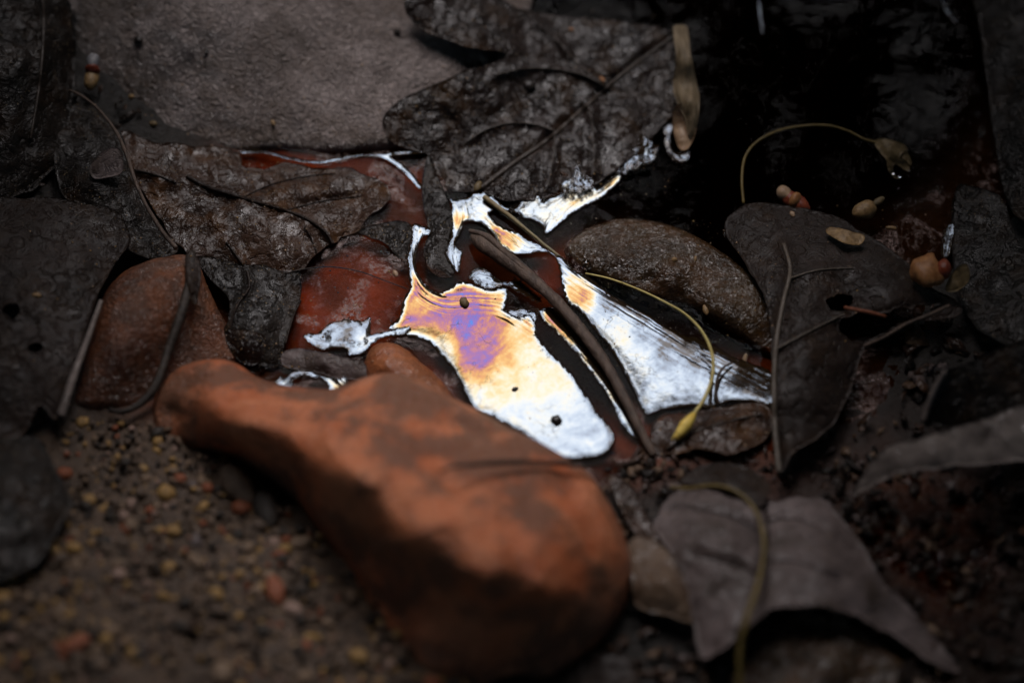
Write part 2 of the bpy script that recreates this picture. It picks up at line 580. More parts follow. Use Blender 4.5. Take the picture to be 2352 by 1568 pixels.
M_bed = bed_material()
M_water = water_material()
M_film = film_material('oil_film')
M_leaf_grey = leaf_material('leaf_charcoal', (0.010, 0.006, 0.0045), (0.026, 0.017, 0.014), (0.040, 0.020, 0.008), rough=(0.16, 0.42), speck=0.6)
M_leaf_brown = leaf_material('leaf_umber', (0.020, 0.010, 0.006), (0.068, 0.037, 0.024), (0.085, 0.038, 0.014), rough=(0.17, 0.46), speck=0.8)
M_leaf_dark = leaf_material('leaf_black', (0.006, 0.0045, 0.0035), (0.017, 0.012, 0.009), (0.026, 0.014, 0.007), rough=(0.26, 0.5), spec=0.15, wetness=0.5, speck=0.7)
M_leaf_mauve = leaf_material('leaf_mauve', (0.066, 0.048, 0.043), (0.14, 0.108, 0.103), (0.042, 0.028, 0.020), rough=(0.34, 0.62), bump=0.7, wetness=0.25, bubble=0.1, speck=0.2)
M_leaf_dull = leaf_material('leaf_dull', (0.011, 0.0062, 0.004), (0.027, 0.017, 0.013), (0.026, 0.013, 0.006), rough=(0.34, 0.62), bump=0.8, spec=0.15, wetness=0.25, bubble=0.1, speck=0.3)
M_leaf_tan = leaf_material('leaf_tan', (0.075, 0.042, 0.022), (0.15, 0.10, 0.065), (0.06, 0.03, 0.016), rough=(0.45, 0.7), bump=0.6, bubble=0.1, speck=0.2)
M_leaf_pale = leaf_material('leaf_pale', (0.13, 0.105, 0.092), (0.22, 0.18, 0.16), (0.06, 0.045, 0.037), rough=(0.5, 0.75), bump=0.5, bubble=0.0, speck=0.1)
M_vein = plain_material('vein_dark', (0.02, 0.014, 0.010), (0.055, 0.04, 0.03), 500, 0.4, 0.0003)
M_vein_pale = plain_material('vein_pale', (0.05, 0.038, 0.028), (0.10, 0.078, 0.058), 500, 0.45, 0.0003)
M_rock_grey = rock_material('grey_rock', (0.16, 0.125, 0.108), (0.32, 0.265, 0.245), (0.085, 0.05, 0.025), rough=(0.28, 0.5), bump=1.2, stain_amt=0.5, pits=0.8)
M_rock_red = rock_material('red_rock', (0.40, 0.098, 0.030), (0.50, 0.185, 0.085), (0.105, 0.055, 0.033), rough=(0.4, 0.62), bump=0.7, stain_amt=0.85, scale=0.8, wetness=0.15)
M_rock_rust = rock_material('rust_rock', (0.12, 0.038, 0.015), (0.22, 0.08, 0.034), (0.07, 0.04, 0.028), rough=(0.36, 0.55), bump=0.9, stain_amt=0.7)
M_rock_orange = rock_material('orange_rock', (0.24, 0.07, 0.025), (0.40, 0.14, 0.05), (0.10, 0.05, 0.03), rough=(0.25, 0.5), bump=0.5, stain_amt=0.4)
M_rock_brown = rock_material('brown_rock', (0.022, 0.011, 0.004), (0.060, 0.033, 0.012), (0.075, 0.032, 0.010), rough=(0.18, 0.36), bump=0.6, wetness=1.0, stain_amt=0.6, pits=0.3)
M_twig = plain_material('twig_bark', (0.035, 0.022, 0.016), (0.12, 0.08, 0.058), 500, 0.5, 0.0010, streak=(1, 0.35, 1))
M_twig_dark = plain_material('twig_dark', (0.012, 0.009, 0.007), (0.04, 0.028, 0.02), 600, 0.5, 0.0006)
M_stalk = plain_material('stalk_olive', (0.14, 0.10, 0.045), (0.26, 0.20, 0.10), 600, 0.4, 0.0003)
M_stem_yellow = plain_material('stem_yellow', (0.36, 0.28, 0.08), (0.55, 0.45, 0.16), 500, 0.4, 0.0002)
M_bud = plain_material('bud_yellow', (0.50, 0.33, 0.04), (0.72, 0.55, 0.14), 500, 0.38, 0.0003)
M_stem_ochre = plain_material('stem_ochre', (0.08, 0.055, 0.014), (0.16, 0.11, 0.03), 400, 0.45, 0.0002)
M_husk = plain_material('husk_tan', (0.085, 0.058, 0.028), (0.24, 0.18, 0.11), 260, 0.5, 0.0007, streak=(3.0, 0.5, 1))
M_calyx = plain_material('calyx_tan', (0.07, 0.048, 0.02), (0.17, 0.12, 0.055), 500, 0.5, 0.0004)
M_seed = plain_material('seed_tan', (0.11, 0.062, 0.022), (0.30, 0.19, 0.085), 700, 0.38, 0.0003)
M_seed_red = plain_material('seed_red', (0.10, 0.018, 0.010), (0.22, 0.05, 0.02), 500, 0.3, 0.0003)
M_seed_pale = plain_material('seed_pale', (0.20, 0.115, 0.06), (0.40, 0.28, 0.18), 500, 0.35, 0.0003)
M_seed_black = plain_material('seed_black', (0.012, 0.009, 0.008), (0.03, 0.024, 0.02), 500, 0.25, 0.0002)
M_seed_orange = plain_material('seed_orange', (0.15, 0.055, 0.016), (0.34, 0.16, 0.06), 400, 0.45, 0.0003)
M_shell_white = plain_material('shell_white', (0.12, 0.12, 0.135), (0.24, 0.23, 0.23), 400, 0.4, 0.0003)
M_gravel = [plain_material('gravel_' + n, a, b, 600, 0.55, 0.0005) for n, a, b in (
    ('grey', (0.045, 0.029, 0.019), (0.10, 0.068, 0.046)), ('ochre', (0.16, 0.09, 0.03), (0.30, 0.18, 0.06)),
    ('dark', (0.014, 0.010, 0.008), (0.035, 0.027, 0.02)), ('tan', (0.10, 0.064, 0.04), (0.18, 0.12, 0.075)),
    ('rust', (0.13, 0.035, 0.014), (0.22, 0.07, 0.03)), ('pink', (0.16, 0.10, 0.075), (0.24, 0.16, 0.125)))]


def drop_material():
    m = Mat('droplet')
    b = m.principled(Base_Color=(0.9, 0.9, 0.9, 1), Roughness=0.02, IOR=1.33, Transmission_Weight=1.0)
    return m.finish(b.outputs[0])


M_drop = drop_material()


def Z(ox, oy, s, pts):
    """read-off helper: points noted on an enlarged crop -> 2352-wide photo positions"""
    return [((ox + x / s) / 1.74150, (oy + y / s) / 1.74150) for x, y in pts]


# ------------------------------------------------------------------ ground
bed_ctrl = [(-700, -700, 30), (500, -700, 40), (1700, -700, -2), (3000, -700, 10), (-700, 200, 24), (-700, 900, 24), (-700, 1800, 34), (-700, 2300, 44),
            (3000, 300, 6), (3000, 900, 8), (3000, 1800, 14), (3000, 2300, 24), (1200, 2300, 26), (500, 2300, 34), (2000, 2300, 16),
            (100, 300, 8), (0, 700, 10), (100, 1000, 9), (300, 1000, 9), (250, 1250, 18), (500, 1350, 20), (200, 1500, 26), (700, 1500, 20), (-100, 1300, 22),
            (600, 700, -3), (800, 650, -4), (900, 430, -3), (700, 380, -2), (1000, 560, -5), (1150, 600, -5), (1300, 620, -4), (1200, 850, -6), (1400, 950, -5), (1600, 850, -5),
            (700, 850, -3), (1000, 800, -3), (1550, 450, -8), (1300, -60, -8), (1450, 180, -8), (1650, -100, -8), (1800, 350, -8), (2000, 250, -10), (2200, 300, -6), (1800, 100, -8), (1700, 750, -5), (1600, 960, -1.5),
            (1500, 1060, 0.5), (1700, 1060, 0.5), (1900, 1200, 2), (2150, 1250, 0.5), (2150, 1400, 1.5), (1900, 1500, 4), (1500, 1300, 4), (1500, 1500, 5), (2300, 700, 3), (2250, 1000, 2)]
bed_z = tps(bed_ctrl, 2e-3)


def make_bed():
    gx = np.concatenate([np.arange(-900, -100, 40), np.arange(-100, 2460, 9), np.arange(2460, 3300, 40)])
    gy = np.concatenate([np.arange(-900, -60, 40), np.arange(-60, 1640, 9), np.arange(1640, 2500, 40)])
    X, Y = np.meshgrid(gx, gy)
    q = np.stack([X.ravel(), Y.ravel()], 1)
    z = bed_z(q)
    d_bank = np.clip((q[:, 1] - 930) / 150, 0, 1)
    sandw = np.clip(1 - (seg_dist(q, [(150, 1560), (330, 1120), (620, 1350), (900, 1700)])[0] - 230) / 130, 0, 1)
    sandw *= np.clip((q[:, 1] - 900) / 90, 0, 1)
    rust = np.zeros(len(q))
    for x, y, r, w in ((800, 640, 130, 1), (800, 700, 150, 1), (900, 420, 90, 1), (640, 380, 90, .9), (760, 360, 100, 1), (1270, 640, 60, .8), (1050, 600, 60, .4), (1850, 400, 140, .03),
                       (1700, 930, 160, .35), (1450, 1000, 90, .5), (2120, 1200, 170, .16), (980, 470, 70, .6), (880, 560, 120, .35), (1000, 800, 200, .5), (420, 900, 120, .8), (2200, 1420, 150, .10)):
        rust = np.maximum(rust, w * np.exp(-((q[:, 0] - x) ** 2 + (q[:, 1] - y) ** 2) / (r * r) * 0.8))
    rust *= 0.8 + 0.4 * fbm(q[:, 0], q[:, 1], 120, 3, 4)
    rough = np.clip((q[:, 0] - 1850) / 150, 0, 1) * np.clip((q[:, 1] - 1060) / 100, 0, 1)
    z = z + fbm(q[:, 0], q[:, 1], 60, 4, 1) * (0.5 + 1.1 * sandw + 3.0 * rough) + fbm(q[:, 0], q[:, 1], 14, 2, 6) * (0.12 + 0.55 * sandw + 0.7 * rough)
    W = world_at(q, z)
    nx, ny = len(gx), len(gy)
    idx = np.arange(nx * ny).reshape(ny, nx)
    F = np.stack([idx[1:, :-1], idx[1:, 1:], idx[:-1, 1:], idx[:-1, :-1]], -1).reshape(-1, 4)
    # carry the sheet on to the far distance
    ring = np.concatenate([idx[0, :], idx[1:, -1], idx[-1, -2::-1], idx[-2:0:-1, 0]])
    rp = W[ring]
    cen = np.array((0, 0.03, 0))
    rings = [ring]; extra = []; base = len(W)
    for sc, zz in ((2.0, 0.03), (6.0, 0.04), (40.0, 0.05), (300.0, 0.05)):
        p = cen + (rp - cen) * sc; p[:, 2] = zz
        extra.append(p); rings.append(np.arange(base, base + len(p))); base += len(p)
    W2 = np.concatenate([W] + extra)
    Fl = F.tolist()
    n = len(ring)
    for a, b in zip(rings[:-1], rings[1:]):
        for i in range(n):
            j = (i + 1) % n
            Fl.append((int(a[i]), int(a[j]), int(b[j]), int(b[i])))
    pad = len(W2) - len(W)
    o = mesh_object('ground', W2, Fl, M_bed, attrs={'sand': np.concatenate([sandw, np.full(pad, .1)]), 'rust': np.concatenate([np.clip(rust, 0, 1), np.zeros(pad)]), 'muck': np.concatenate([rough, np.zeros(pad)])}, recenter=False)
    tag(o, kind='structure')


make_bed()

# ------------------------------------------------------------------ water
def make_water():
    gx = np.arange(-60, 2800, 24); gy = np.arange(-500, 1640, 24)
    X, Y = np.meshgrid(gx, gy)
    q = np.stack([X.ravel(), Y.ravel()], 1)
    W = world_at(q, 0.0)
    nx, ny = len(gx), len(gy)
    idx = np.arange(nx * ny).reshape(ny, nx)
    F = np.stack([idx[1:, :-1], idx[1:, 1:], idx[:-1, 1:], idx[:-1, :-1]], -1).reshape(-1, 4)
    o = mesh_object('water', W, F, M_water, recenter=False, attrs={'depth': np.clip((-bed_z(q) - 4.3) / 3.2, 0, 1)})
    tag(o, kind='structure')


make_water()


# ------------------------------------------------------------------ rocks
def rock(name, label, outline, ctrl, mat, ridges=0.0, band=None, rough=1.0, step=9, lump=60, drop=6.0, rim=40, seed=0, base=-8.0, rim_pow=2.0):
    """solid stone: crowned top, rim rolled over all round, walls down into the bed"""
    def fn(x, y, d):
        t = np.clip(d / rim, 0, 1)
        roll = drop * (np.sqrt(np.clip(1 - (1 - t) ** rim_pow, 0, 1)) - 1)
        roll = roll - ridges * (np.abs(fbm(x + 0.3 * y, y, 300, 2, seed + 2)) + 0.5 * np.abs(fbm(x, y - 0.4 * x, 130, 2, seed + 3))) * t
        return roll + rough * (fbm(x, y, lump, 5, seed) * 1.2 + fbm(x, y, lump * 3, 3, seed + 5) * 1.5) * (0.25 + 0.75 * t)
    V, F, z, d, _ = sheet_geo(outline, ctrl, step, jag=3, jag_scale=70, fn=fn, seed=seed)
    W = world_at(V, z)
    b = boundary(F)
    n = len(W)
    c = W.mean(0)
    rimv = sorted({i for e in b for i in e})
    m = {v: n + k for k, v in enumerate(rimv)}
    low = W[rimv].copy()
    low[:, :2] = c[:2] + (low[:, :2] - c[:2]) * 0.96
    low[:, 2] = np.minimum(low[:, 2] - 0.004, base * MM)
    Fl = F.tolist() + [(b_, a, m[a], m[b_]) for a, b_ in b]
    W2 = np.concatenate([W, low])
    # flat foot
    W2 = np.concatenate([W2, low.mean(0)[None]])
    k = len(W2) - 1
    Fl += [(m[b_], m[a], k) for a, b_ in b]
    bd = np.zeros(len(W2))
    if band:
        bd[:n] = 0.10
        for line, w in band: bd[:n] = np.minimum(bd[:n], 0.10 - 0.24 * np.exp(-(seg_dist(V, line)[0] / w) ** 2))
    o = mesh_object(name, W2, Fl, mat, attrs={'band': bd})
    return tag(o, label, 'rock')


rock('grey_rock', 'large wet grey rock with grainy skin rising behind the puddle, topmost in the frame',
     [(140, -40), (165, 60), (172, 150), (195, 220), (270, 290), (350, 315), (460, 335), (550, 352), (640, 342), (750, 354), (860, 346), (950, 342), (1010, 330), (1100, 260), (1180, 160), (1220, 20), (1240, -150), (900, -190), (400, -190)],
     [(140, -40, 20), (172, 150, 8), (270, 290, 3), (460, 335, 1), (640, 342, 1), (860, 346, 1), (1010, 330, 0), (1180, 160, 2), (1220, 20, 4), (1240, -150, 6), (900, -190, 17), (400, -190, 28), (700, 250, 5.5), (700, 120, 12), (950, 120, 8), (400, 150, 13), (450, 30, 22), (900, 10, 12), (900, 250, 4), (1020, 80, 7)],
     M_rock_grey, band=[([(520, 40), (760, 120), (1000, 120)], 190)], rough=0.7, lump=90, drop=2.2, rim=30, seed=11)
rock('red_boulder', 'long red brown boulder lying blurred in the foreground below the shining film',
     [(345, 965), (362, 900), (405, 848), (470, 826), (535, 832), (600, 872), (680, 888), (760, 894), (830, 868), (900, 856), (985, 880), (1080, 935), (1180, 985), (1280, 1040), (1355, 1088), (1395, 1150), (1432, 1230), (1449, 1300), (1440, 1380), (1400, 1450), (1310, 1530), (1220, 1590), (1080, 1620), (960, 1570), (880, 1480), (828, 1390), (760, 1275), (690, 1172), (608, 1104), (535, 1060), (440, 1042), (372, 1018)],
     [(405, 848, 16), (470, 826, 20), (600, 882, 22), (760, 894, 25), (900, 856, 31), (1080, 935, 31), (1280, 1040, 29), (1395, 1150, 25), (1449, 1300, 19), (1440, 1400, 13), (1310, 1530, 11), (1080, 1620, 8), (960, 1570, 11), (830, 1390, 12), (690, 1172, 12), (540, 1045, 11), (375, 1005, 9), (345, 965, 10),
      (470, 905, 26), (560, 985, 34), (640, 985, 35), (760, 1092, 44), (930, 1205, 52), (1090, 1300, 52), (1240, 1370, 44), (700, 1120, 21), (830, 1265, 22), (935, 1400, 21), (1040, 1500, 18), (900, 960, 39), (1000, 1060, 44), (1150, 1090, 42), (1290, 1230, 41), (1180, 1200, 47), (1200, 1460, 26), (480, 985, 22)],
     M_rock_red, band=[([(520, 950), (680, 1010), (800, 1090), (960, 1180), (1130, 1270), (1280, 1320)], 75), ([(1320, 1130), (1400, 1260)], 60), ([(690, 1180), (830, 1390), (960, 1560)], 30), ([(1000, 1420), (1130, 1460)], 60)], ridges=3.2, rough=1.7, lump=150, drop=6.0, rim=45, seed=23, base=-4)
rock('rust_rock', 'smooth rust brown stone with a pale sheen along its crest, left of the boulder',
     [(168, 940), (178, 870), (200, 780), (228, 700), (268, 640), (330, 602), (400, 586), (450, 600), (475, 650), (500, 710), (530, 770), (550, 830), (470, 860), (420, 890), (350, 950), (260, 960)],
     [(168, 940, 7), (200, 780, 10), (268, 640, 13), (400, 586, 13), (475, 650, 8), (550, 830, 2), (420, 890, 3), (260, 960, 5), (350, 640, 21), (300, 700, 23), (250, 790, 20), (215, 860, 14), (420, 760, 11), (350, 850, 10), (430, 640, 15)],
     M_rock_rust, rough=0.5, lump=120, drop=3.5, rim=35, seed=31, base=-4)
rock('orange_rock', 'small orange wet stone peeping out behind the red boulder',
     [(838, 870), (842, 820), (862, 792), (895, 786), (930, 800), (965, 830), (1000, 860), (1035, 900), (1050, 940), (980, 930), (900, 915)],
     [(838, 870, 1), (862, 792, 3), (930, 800, 3), (1000, 860, 2), (1050, 940, 1), (900, 915, 2), (890, 830, 9), (930, 860, 8), (980, 890, 5)],
     M_rock_orange, rough=0.5, step=7, lump=50, drop=2.5, rim=22, seed=37)
rock('brown_rock', 'long glossy brown stone awash at the right of the film, seeds on its back',
     [(1296, 575), (1330, 535), (1385, 508), (1440, 498), (1510, 508), (1580, 535), (1660, 580), (1730, 640), (1790, 720), (1800, 800), (1770, 820), (1690, 770), (1600, 720), (1500, 690), (1400, 655), (1330, 620)],
     [(1296, 575, 0), (1385, 508, 1), (1510, 508, 1), (1660, 580, 2), (1790, 720, 3), (1770, 820, -1), (1600, 720, -1), (1400, 655, -1), (1330, 620, -0.5), (1450, 565, 5.5), (1570, 615, 6.5), (1690, 690, 7), (1360, 560, 3.5), (1500, 640, 4.0), (1640, 710, 4.5), (1420, 600, 4.2)],
     M_rock_brown, rough=0.55, step=7, lump=60, drop=2.0, rim=26, seed=41)
rock('buried_stone', 'dark mottled stone under the arched mauve leaf at the bottom right',
     [(1700, 1470), (1780, 1420), (1880, 1410), (1980, 1450), (2080, 1520), (2140, 1600), (1900, 1640), (1680, 1620)],
     [(1700, 1470, 5), (1880, 1410, 7), (2080, 1520, 6), (1900, 1640, 8), (1680, 1620, 6), (1880, 1520, 13)],
     M_rock_brown, rough=1.5, lump=60, drop=3, rim=30, seed=47)


# ------------------------------------------------------------------ leaves
def leaf(label, outline, ctrl, mat, veins=(), vein_mat=None, jag=2.0, step=8, rough=0.25, lump=50, th=0.22, droop=0.5, holes=(), seed=0, name='fallen_leaf', group=None, cat='leaf'):
    """veins: list of (part name, [(x, y)...], start radius mm, end radius mm, lift)"""
    vres = [(nm, resample(p, step, False), r0, r1, lift) for nm, p, r0, r1, lift in veins]
    def fn(x, y, d):
        z = rough * (fbm(x, y, lump, 4, seed) + 0.8 * fbm(x, y, lump * 3.5, 2, seed + 9))
        z -= droop * np.exp(-d / 12.0)
        q = np.stack([x, y], 1)
        for nm, p, r0, r1, lift in vres:
            dd, arc, _ = seg_dist(q, p)
            z = z + np.sign(lift) * 0.8 * np.exp(-(dd / 11.0) ** 2) - 0.25 * np.sign(lift) * np.exp(-((dd - 24) / 14.0) ** 2)
        return z
    V, F, z, d, zf = sheet_geo(outline, ctrl, step, jag=jag, jag_scale=45, fn=fn, holes=holes, seed=seed)
    W = world_at(V, z)
    W2, Fl = thick(W, F, th * MM)
    root = thing(name, Vector((W[:, 0].mean(), W[:, 1].mean(), W[:, 2].min())), label, cat, group)
    mesh_object('blade', W2, Fl, mat, root)
    for nm, p, r0, r1, lift in vres:
        q = p[:, :2]
        zz = zf(q) + fn(q[:, 0], q[:, 1], np.full(len(q), 60.0))
        c = world_at(q, zz + 0.25)
        rr = np.interp(np.linspace(0, 1, len(c)), (0, 1), (r0 * 1.35, r1 * 1.5)) * MM
        Vt, Ft = tube_geo(c, rr, 6, 0.7)
        mesh_object(nm, Vt, Ft, vein_mat or M_vein, root)
    return root


leaf('charcoal lobed leaf lying wet across the top middle, its pointed lobe aimed left',
     [(1100, 438), (1050, 440), (1018, 430), (1002, 395), (985, 358), (945, 345), (900, 325), (878, 285), (900, 245), (960, 210), (1050, 170), (1150, 138), (1155, 122), (1080, 108), (1010, 88), (955, 55), (930, 15), (960, -20), (1080, -30), (1200, 20), (1320, 38), (1420, 48), (1542, 70), (1550, 110), (1556, 190), (1545, 260), (1490, 320), (1440, 370), (1400, 400), (1366, 425), (1310, 440), (1262, 452), (1180, 462), (1130, 448)],
     [(1100, 438, 1.2), (1018, 430, 1), (945, 345, 2.0), (878, 285, 5.5), (1050, 170, 10.5), (1150, 130, 9.5), (955, 55, 15), (930, 0, 19), (1200, 20, 7), (1542, 70, 3.5), (1550, 190, 2.2), (1440, 370, 1), (1310, 440, 0.8), (1180, 462, 0.8), (1100, 300, 3.0), (1250, 300, 2.2), (1330, 200, 3), (1020, 270, 4.5), (1350, 100, 4.5), (1200, 220, 3.6)],
     M_leaf_grey,
     [('midrib', [(1105, 432), (1180, 375), (1260, 320), (1340, 250), (1400, 195), (1470, 140), (1545, 85)], 0.75, 0.4, -1),
      ('side_vein', [(1282, 306), (1240, 288), (1180, 282), (1120, 296), (1065, 330)], 0.32, 0.14, 1),
      ('side_vein', [(1392, 200), (1340, 172), (1270, 158), (1200, 158), (1140, 172)], 0.32, 0.14, 1),
      ('side_vein', [(1275, 310), (1270, 370), (1258, 430)], 0.25, 0.12, 1),
      ('side_vein', [(1350, 240), (1362, 300), (1364, 400)], 0.25, 0.12, 1),
      ('side_vein', [(1395, 198), (1330, 150), (1280, 95), (1230, 50)], 0.25, 0.12, 1)],
     jag=3.5, step=6, rough=0.75, lump=40, seed=3)
leaf('broad umber leaf rotting flat on rusty water, left of the film',
     [(285, 300), (340, 318), (420, 330), (500, 340), (546, 352), (556, 385), (600, 388), (640, 374), (690, 378), (725, 392), (790, 388), (850, 402), (895, 428), (905, 452), (885, 470), (845, 500), (825, 530), (780, 545), (765, 560), (720, 590), (690, 616), (640, 625), (560, 625), (480, 610), (425, 575), (370, 510), (325, 440), (300, 370)],
     [(285, 300, 8), (420, 330, 5), (546, 352, 1.5), (690, 378, 1.2), (850, 402, 1.0), (905, 452, 0.8), (780, 545, 0.8), (690, 616, 1), (560, 625, 2.5), (425, 575, 6), (325, 440, 8), (450, 430, 6.5), (600, 470, 5), (720, 510, 3), (500, 540, 5.5), (750, 440, 3), (640, 560, 4.5)],
     M_leaf_brown,
     [('midrib', [(430, 405), (480, 430), (560, 455), (640, 478), (700, 500), (745, 530), (765, 560)], 0.55, 0.3, 1),
      ('side_vein', [(560, 452), (620, 425), (700, 405), (770, 398)], 0.24, 0.12, -1),
      ('side_vein', [(660, 482), (740, 462), (830, 450)], 0.24, 0.12, -1),
      ('side_vein', [(310, 390), (360, 402), (405, 420)], 0.28, 0.16, 1),
      ('side_vein', [(520, 555), (545, 590), (568, 622)], 0.32, 0.2, 1),
      ('side_vein', [(700, 520), (715, 548), (728, 580)], 0.25, 0.12, 1)],
     vein_mat=M_leaf_dull, jag=7, step=6, rough=1.0, lump=44, seed=5)
leaf('dark veined leaf with a curled grey tip hanging below the umber leaf into rusty water',
     [(450, 590), (520, 600), (600, 610), (680, 616), (692, 650), (685, 700), (668, 745), (655, 800), (640, 838), (600, 838), (555, 825), (525, 795), (512, 765), (530, 720), (520, 680), (480, 640)],
     [(450, 590, 6), (600, 610, 3.5), (690, 640, 1), (655, 800, 1), (600, 838, 1.2), (525, 795, 2.5), (512, 765, 3.5), (500, 660, 5), (600, 700, 4), (570, 790, 5)],
     M_leaf_dark,
     [('midrib', [(568, 622), (572, 660), (545, 700), (530, 745), (520, 770)], 0.4, 0.2, 1),
      ('side_vein', [(690, 690), (672, 730), (655, 790)], 0.3, 0.15, 1)],
     vein_mat=M_leaf_dull, jag=4, step=7, rough=0.5, lump=45, seed=6)
leaf('small grey curled leaf tip just above the rust stream, below the dark veined leaf',
     [(516, 768), (535, 755), (600, 765), (612, 790), (598, 828), (570, 838), (535, 815)],
     [(516, 768, 5), (600, 765, 6), (598, 828, 2.5), (540, 815, 3), (570, 790, 7)], M_leaf_grey, jag=2, step=6, rough=0.35, lump=24, seed=7)
leaf('wet mauve brown leaf scrap between the silver film patch and the pool edge swirl',
     [(645, 815), (680, 800), (730, 806), (790, 818), (835, 835), (850, 868), (800, 872), (740, 858), (690, 848), (650, 840)],
     [(645, 815, 1), (730, 806, 2), (850, 868, 0.8), (740, 858, 0.8), (740, 832, 3.5)], M_leaf_mauve, jag=3, step=6, rough=0.45, lump=30, seed=8)
leaf('large dull leaf with a pale bent midrib and dark holes, right of the film',
     [(1662, 535), (1685, 485), (1735, 466), (1800, 470), (1870, 480), (1930, 505), (2000, 545), (2080, 600), (2120, 650), (2200, 695), (2205, 725), (2150, 738), (2090, 735), (2030, 765), (1985, 800), (1960, 870), (1930, 950), (1890, 1000), (1830, 1035), (1790, 1090), (1778, 1010), (1770, 900), (1773, 780), (1755, 690), (1715, 610)],
     [(1662, 535, 3), (1735, 466, 4), (1870, 480, 5), (2000, 545, 8), (2120, 650, 11), (2200, 710, 10), (2030, 765, 9), (1960, 870, 8), (1890, 1000, 9), (1790, 1090, 11), (1770, 900, 12), (1773, 780, 13), (1755, 690, 12), (1715, 610, 7), (1850, 600, 12), (1850, 800, 15), (1880, 930, 12), (1950, 650, 13), (2050, 690, 15)],
     M_leaf_dull,
     [('midrib', [(1800, 560), (1815, 620), (1800, 690), (1784, 780), (1778, 880), (1780, 980), (1790, 1085)], 0.5, 0.6, 1),
      ('side_vein', [(1812, 640), (1880, 620), (1960, 615)], 0.3, 0.12, 1),
      ('side_vein', [(1785, 800), (1860, 760), (1940, 720)], 0.3, 0.12, 1)],
     vein_mat=M_vein_pale, jag=4, step=8, rough=0.9, lump=80, seed=9,
     holes=([(1900, 690), (1920, 672), (1950, 675), (1960, 692), (1945, 708), (1915, 708)], [(1930, 735), (1980, 718), (2050, 712), (2120, 700), (2160, 704), (2060, 745), (1980, 775), (1945, 780)]))
leaf('arched mauve leaf bridging a dark hollow, bottom right of the boulder',
     [(1500, 1195), (1540, 1135), (1600, 1112), (1680, 1118), (1740, 1128), (1790, 1150), (1870, 1140), (1930, 1180), (1970, 1240), (2010, 1310), (2080, 1390), (2150, 1470), (2200, 1540), (2120, 1510), (2020, 1445), (1940, 1405), (1850, 1386), (1775, 1400), (1715, 1440), (1660, 1490), (1610, 1510), (1590, 1420), (1565, 1320), (1520, 1240)],
     [(1500, 1195, 9), (1600, 1112, 7), (1740, 1128, 12), (1870, 1140, 10), (1970, 1240, 12), (2080, 1390, 9), (2200, 1540, 4), (2020, 1445, 14), (1850, 1386, 24), (1715, 1440, 22), (1610, 1510, 14), (1565, 1320, 13), (1680, 1250, 20), (1720, 1340, 18), (1800, 1260, 17), (1880, 1290, 23), (1760, 1220, 13)],
     M_leaf_mauve, [('side_vein', [(1758, 1200), (1820, 1190), (1890, 1215)], 0.22, 0.1, -1), ('side_vein', [(1752, 1290), (1830, 1290), (1930, 1330)], 0.22, 0.1, -1), ('side_vein', [(1760, 1230), (1690, 1190), (1610, 1170)], 0.22, 0.1, -1), ('side_vein', [(1745, 1320), (1670, 1290), (1590, 1270)], 0.22, 0.1, -1), ('midrib', [(1752, 1140), (1765, 1220), (1750, 1320), (1720, 1400), (1690, 1460)], 0.35, 0.3, -1)], vein_mat=M_leaf_dull, jag=8, step=9, rough=1.7, lump=120, seed=10)
leaf('folded leaf with a pale underside edge jutting from the right border',
     [(1955, 1135), (1985, 1078), (2030, 1025), (2100, 1005), (2180, 985), (2260, 960), (2400, 930), (2420, 1060), (2330, 1062), (2240, 1068), (2150, 1074), (2060, 1092), (2000, 1115)],
     [(1955, 1135, 10), (2030, 1025, 18), (2180, 985, 22), (2400, 930, 24), (2420, 1060, 20), (2240, 1068, 19), (2060, 1092, 16), (2150, 1030, 23)],
     M_leaf_pale, jag=5, step=9, rough=1.1, lump=110, seed=12)
leaf('tall dim leaf standing up at the right border with one pale rim',
     [(2118, 970), (2130, 930), (2150, 880), (2172, 850), (2230, 830), (2300, 800), (2400, 780), (2420, 950), (2330, 965), (2230, 985)],
     [(2118, 970, 14), (2172, 850, 24), (2300, 800, 26), (2400, 780, 24), (2420, 950, 20), (2230, 985, 15)],
     M_leaf_dark, [('rim', [(2120, 968), (2132, 930), (2152, 882), (2172, 852)], 0.7, 0.5, 1)], vein_mat=M_leaf_pale, jag=2, step=9, rough=0.6, lump=80, seed=13)
leaf('big dull grey leaf with small dark holes filling the left border',
     [(-80, 470), (20, 455), (110, 452), (200, 466), (270, 490), (300, 545), (262, 610), (230, 665), (212, 730), (185, 800), (160, 880), (135, 965), (95, 930), (60, 990), (-10, 1040), (-80, 1040)],
     [(-80, 470, 16), (110, 452, 15), (270, 490, 13), (300, 545, 13), (230, 665, 18), (185, 800, 20), (135, 965, 16), (60, 990, 14), (-80, 1040, 20), (60, 700, 23), (150, 600, 20), (60, 850, 20)],
     M_leaf_dull, [('rim', [(232, 690), (200, 780), (170, 860), (140, 955)], 0.5, 0.9, 1)], vein_mat=M_leaf_pale, jag=4, step=9, rough=1.0, lump=90, seed=14,
     holes=([(5, 715), (20, 700), (42, 703), (45, 722), (25, 732)], [(60, 800), (85, 790), (100, 800), (80, 812)]))
leaf('dark upright leaf sliver against the grey rock at the upper left corner',
     [(-60, -60), (60, -60), (140, -40), (168, 60), (172, 150), (165, 240), (150, 330), (110, 400), (60, 440), (-60, 430)],
     [(-60, -60, 28), (140, -40, 24), (172, 150, 14), (150, 330, 12), (60, 440, 12), (-60, 430, 20), (60, 150, 24)],
     M_leaf_dark, [('midrib', [(95, -40), (100, 60), (92, 180), (70, 320)], 0.4, 0.25, 1)], jag=5, step=9, rough=1.6, lump=80, seed=15)
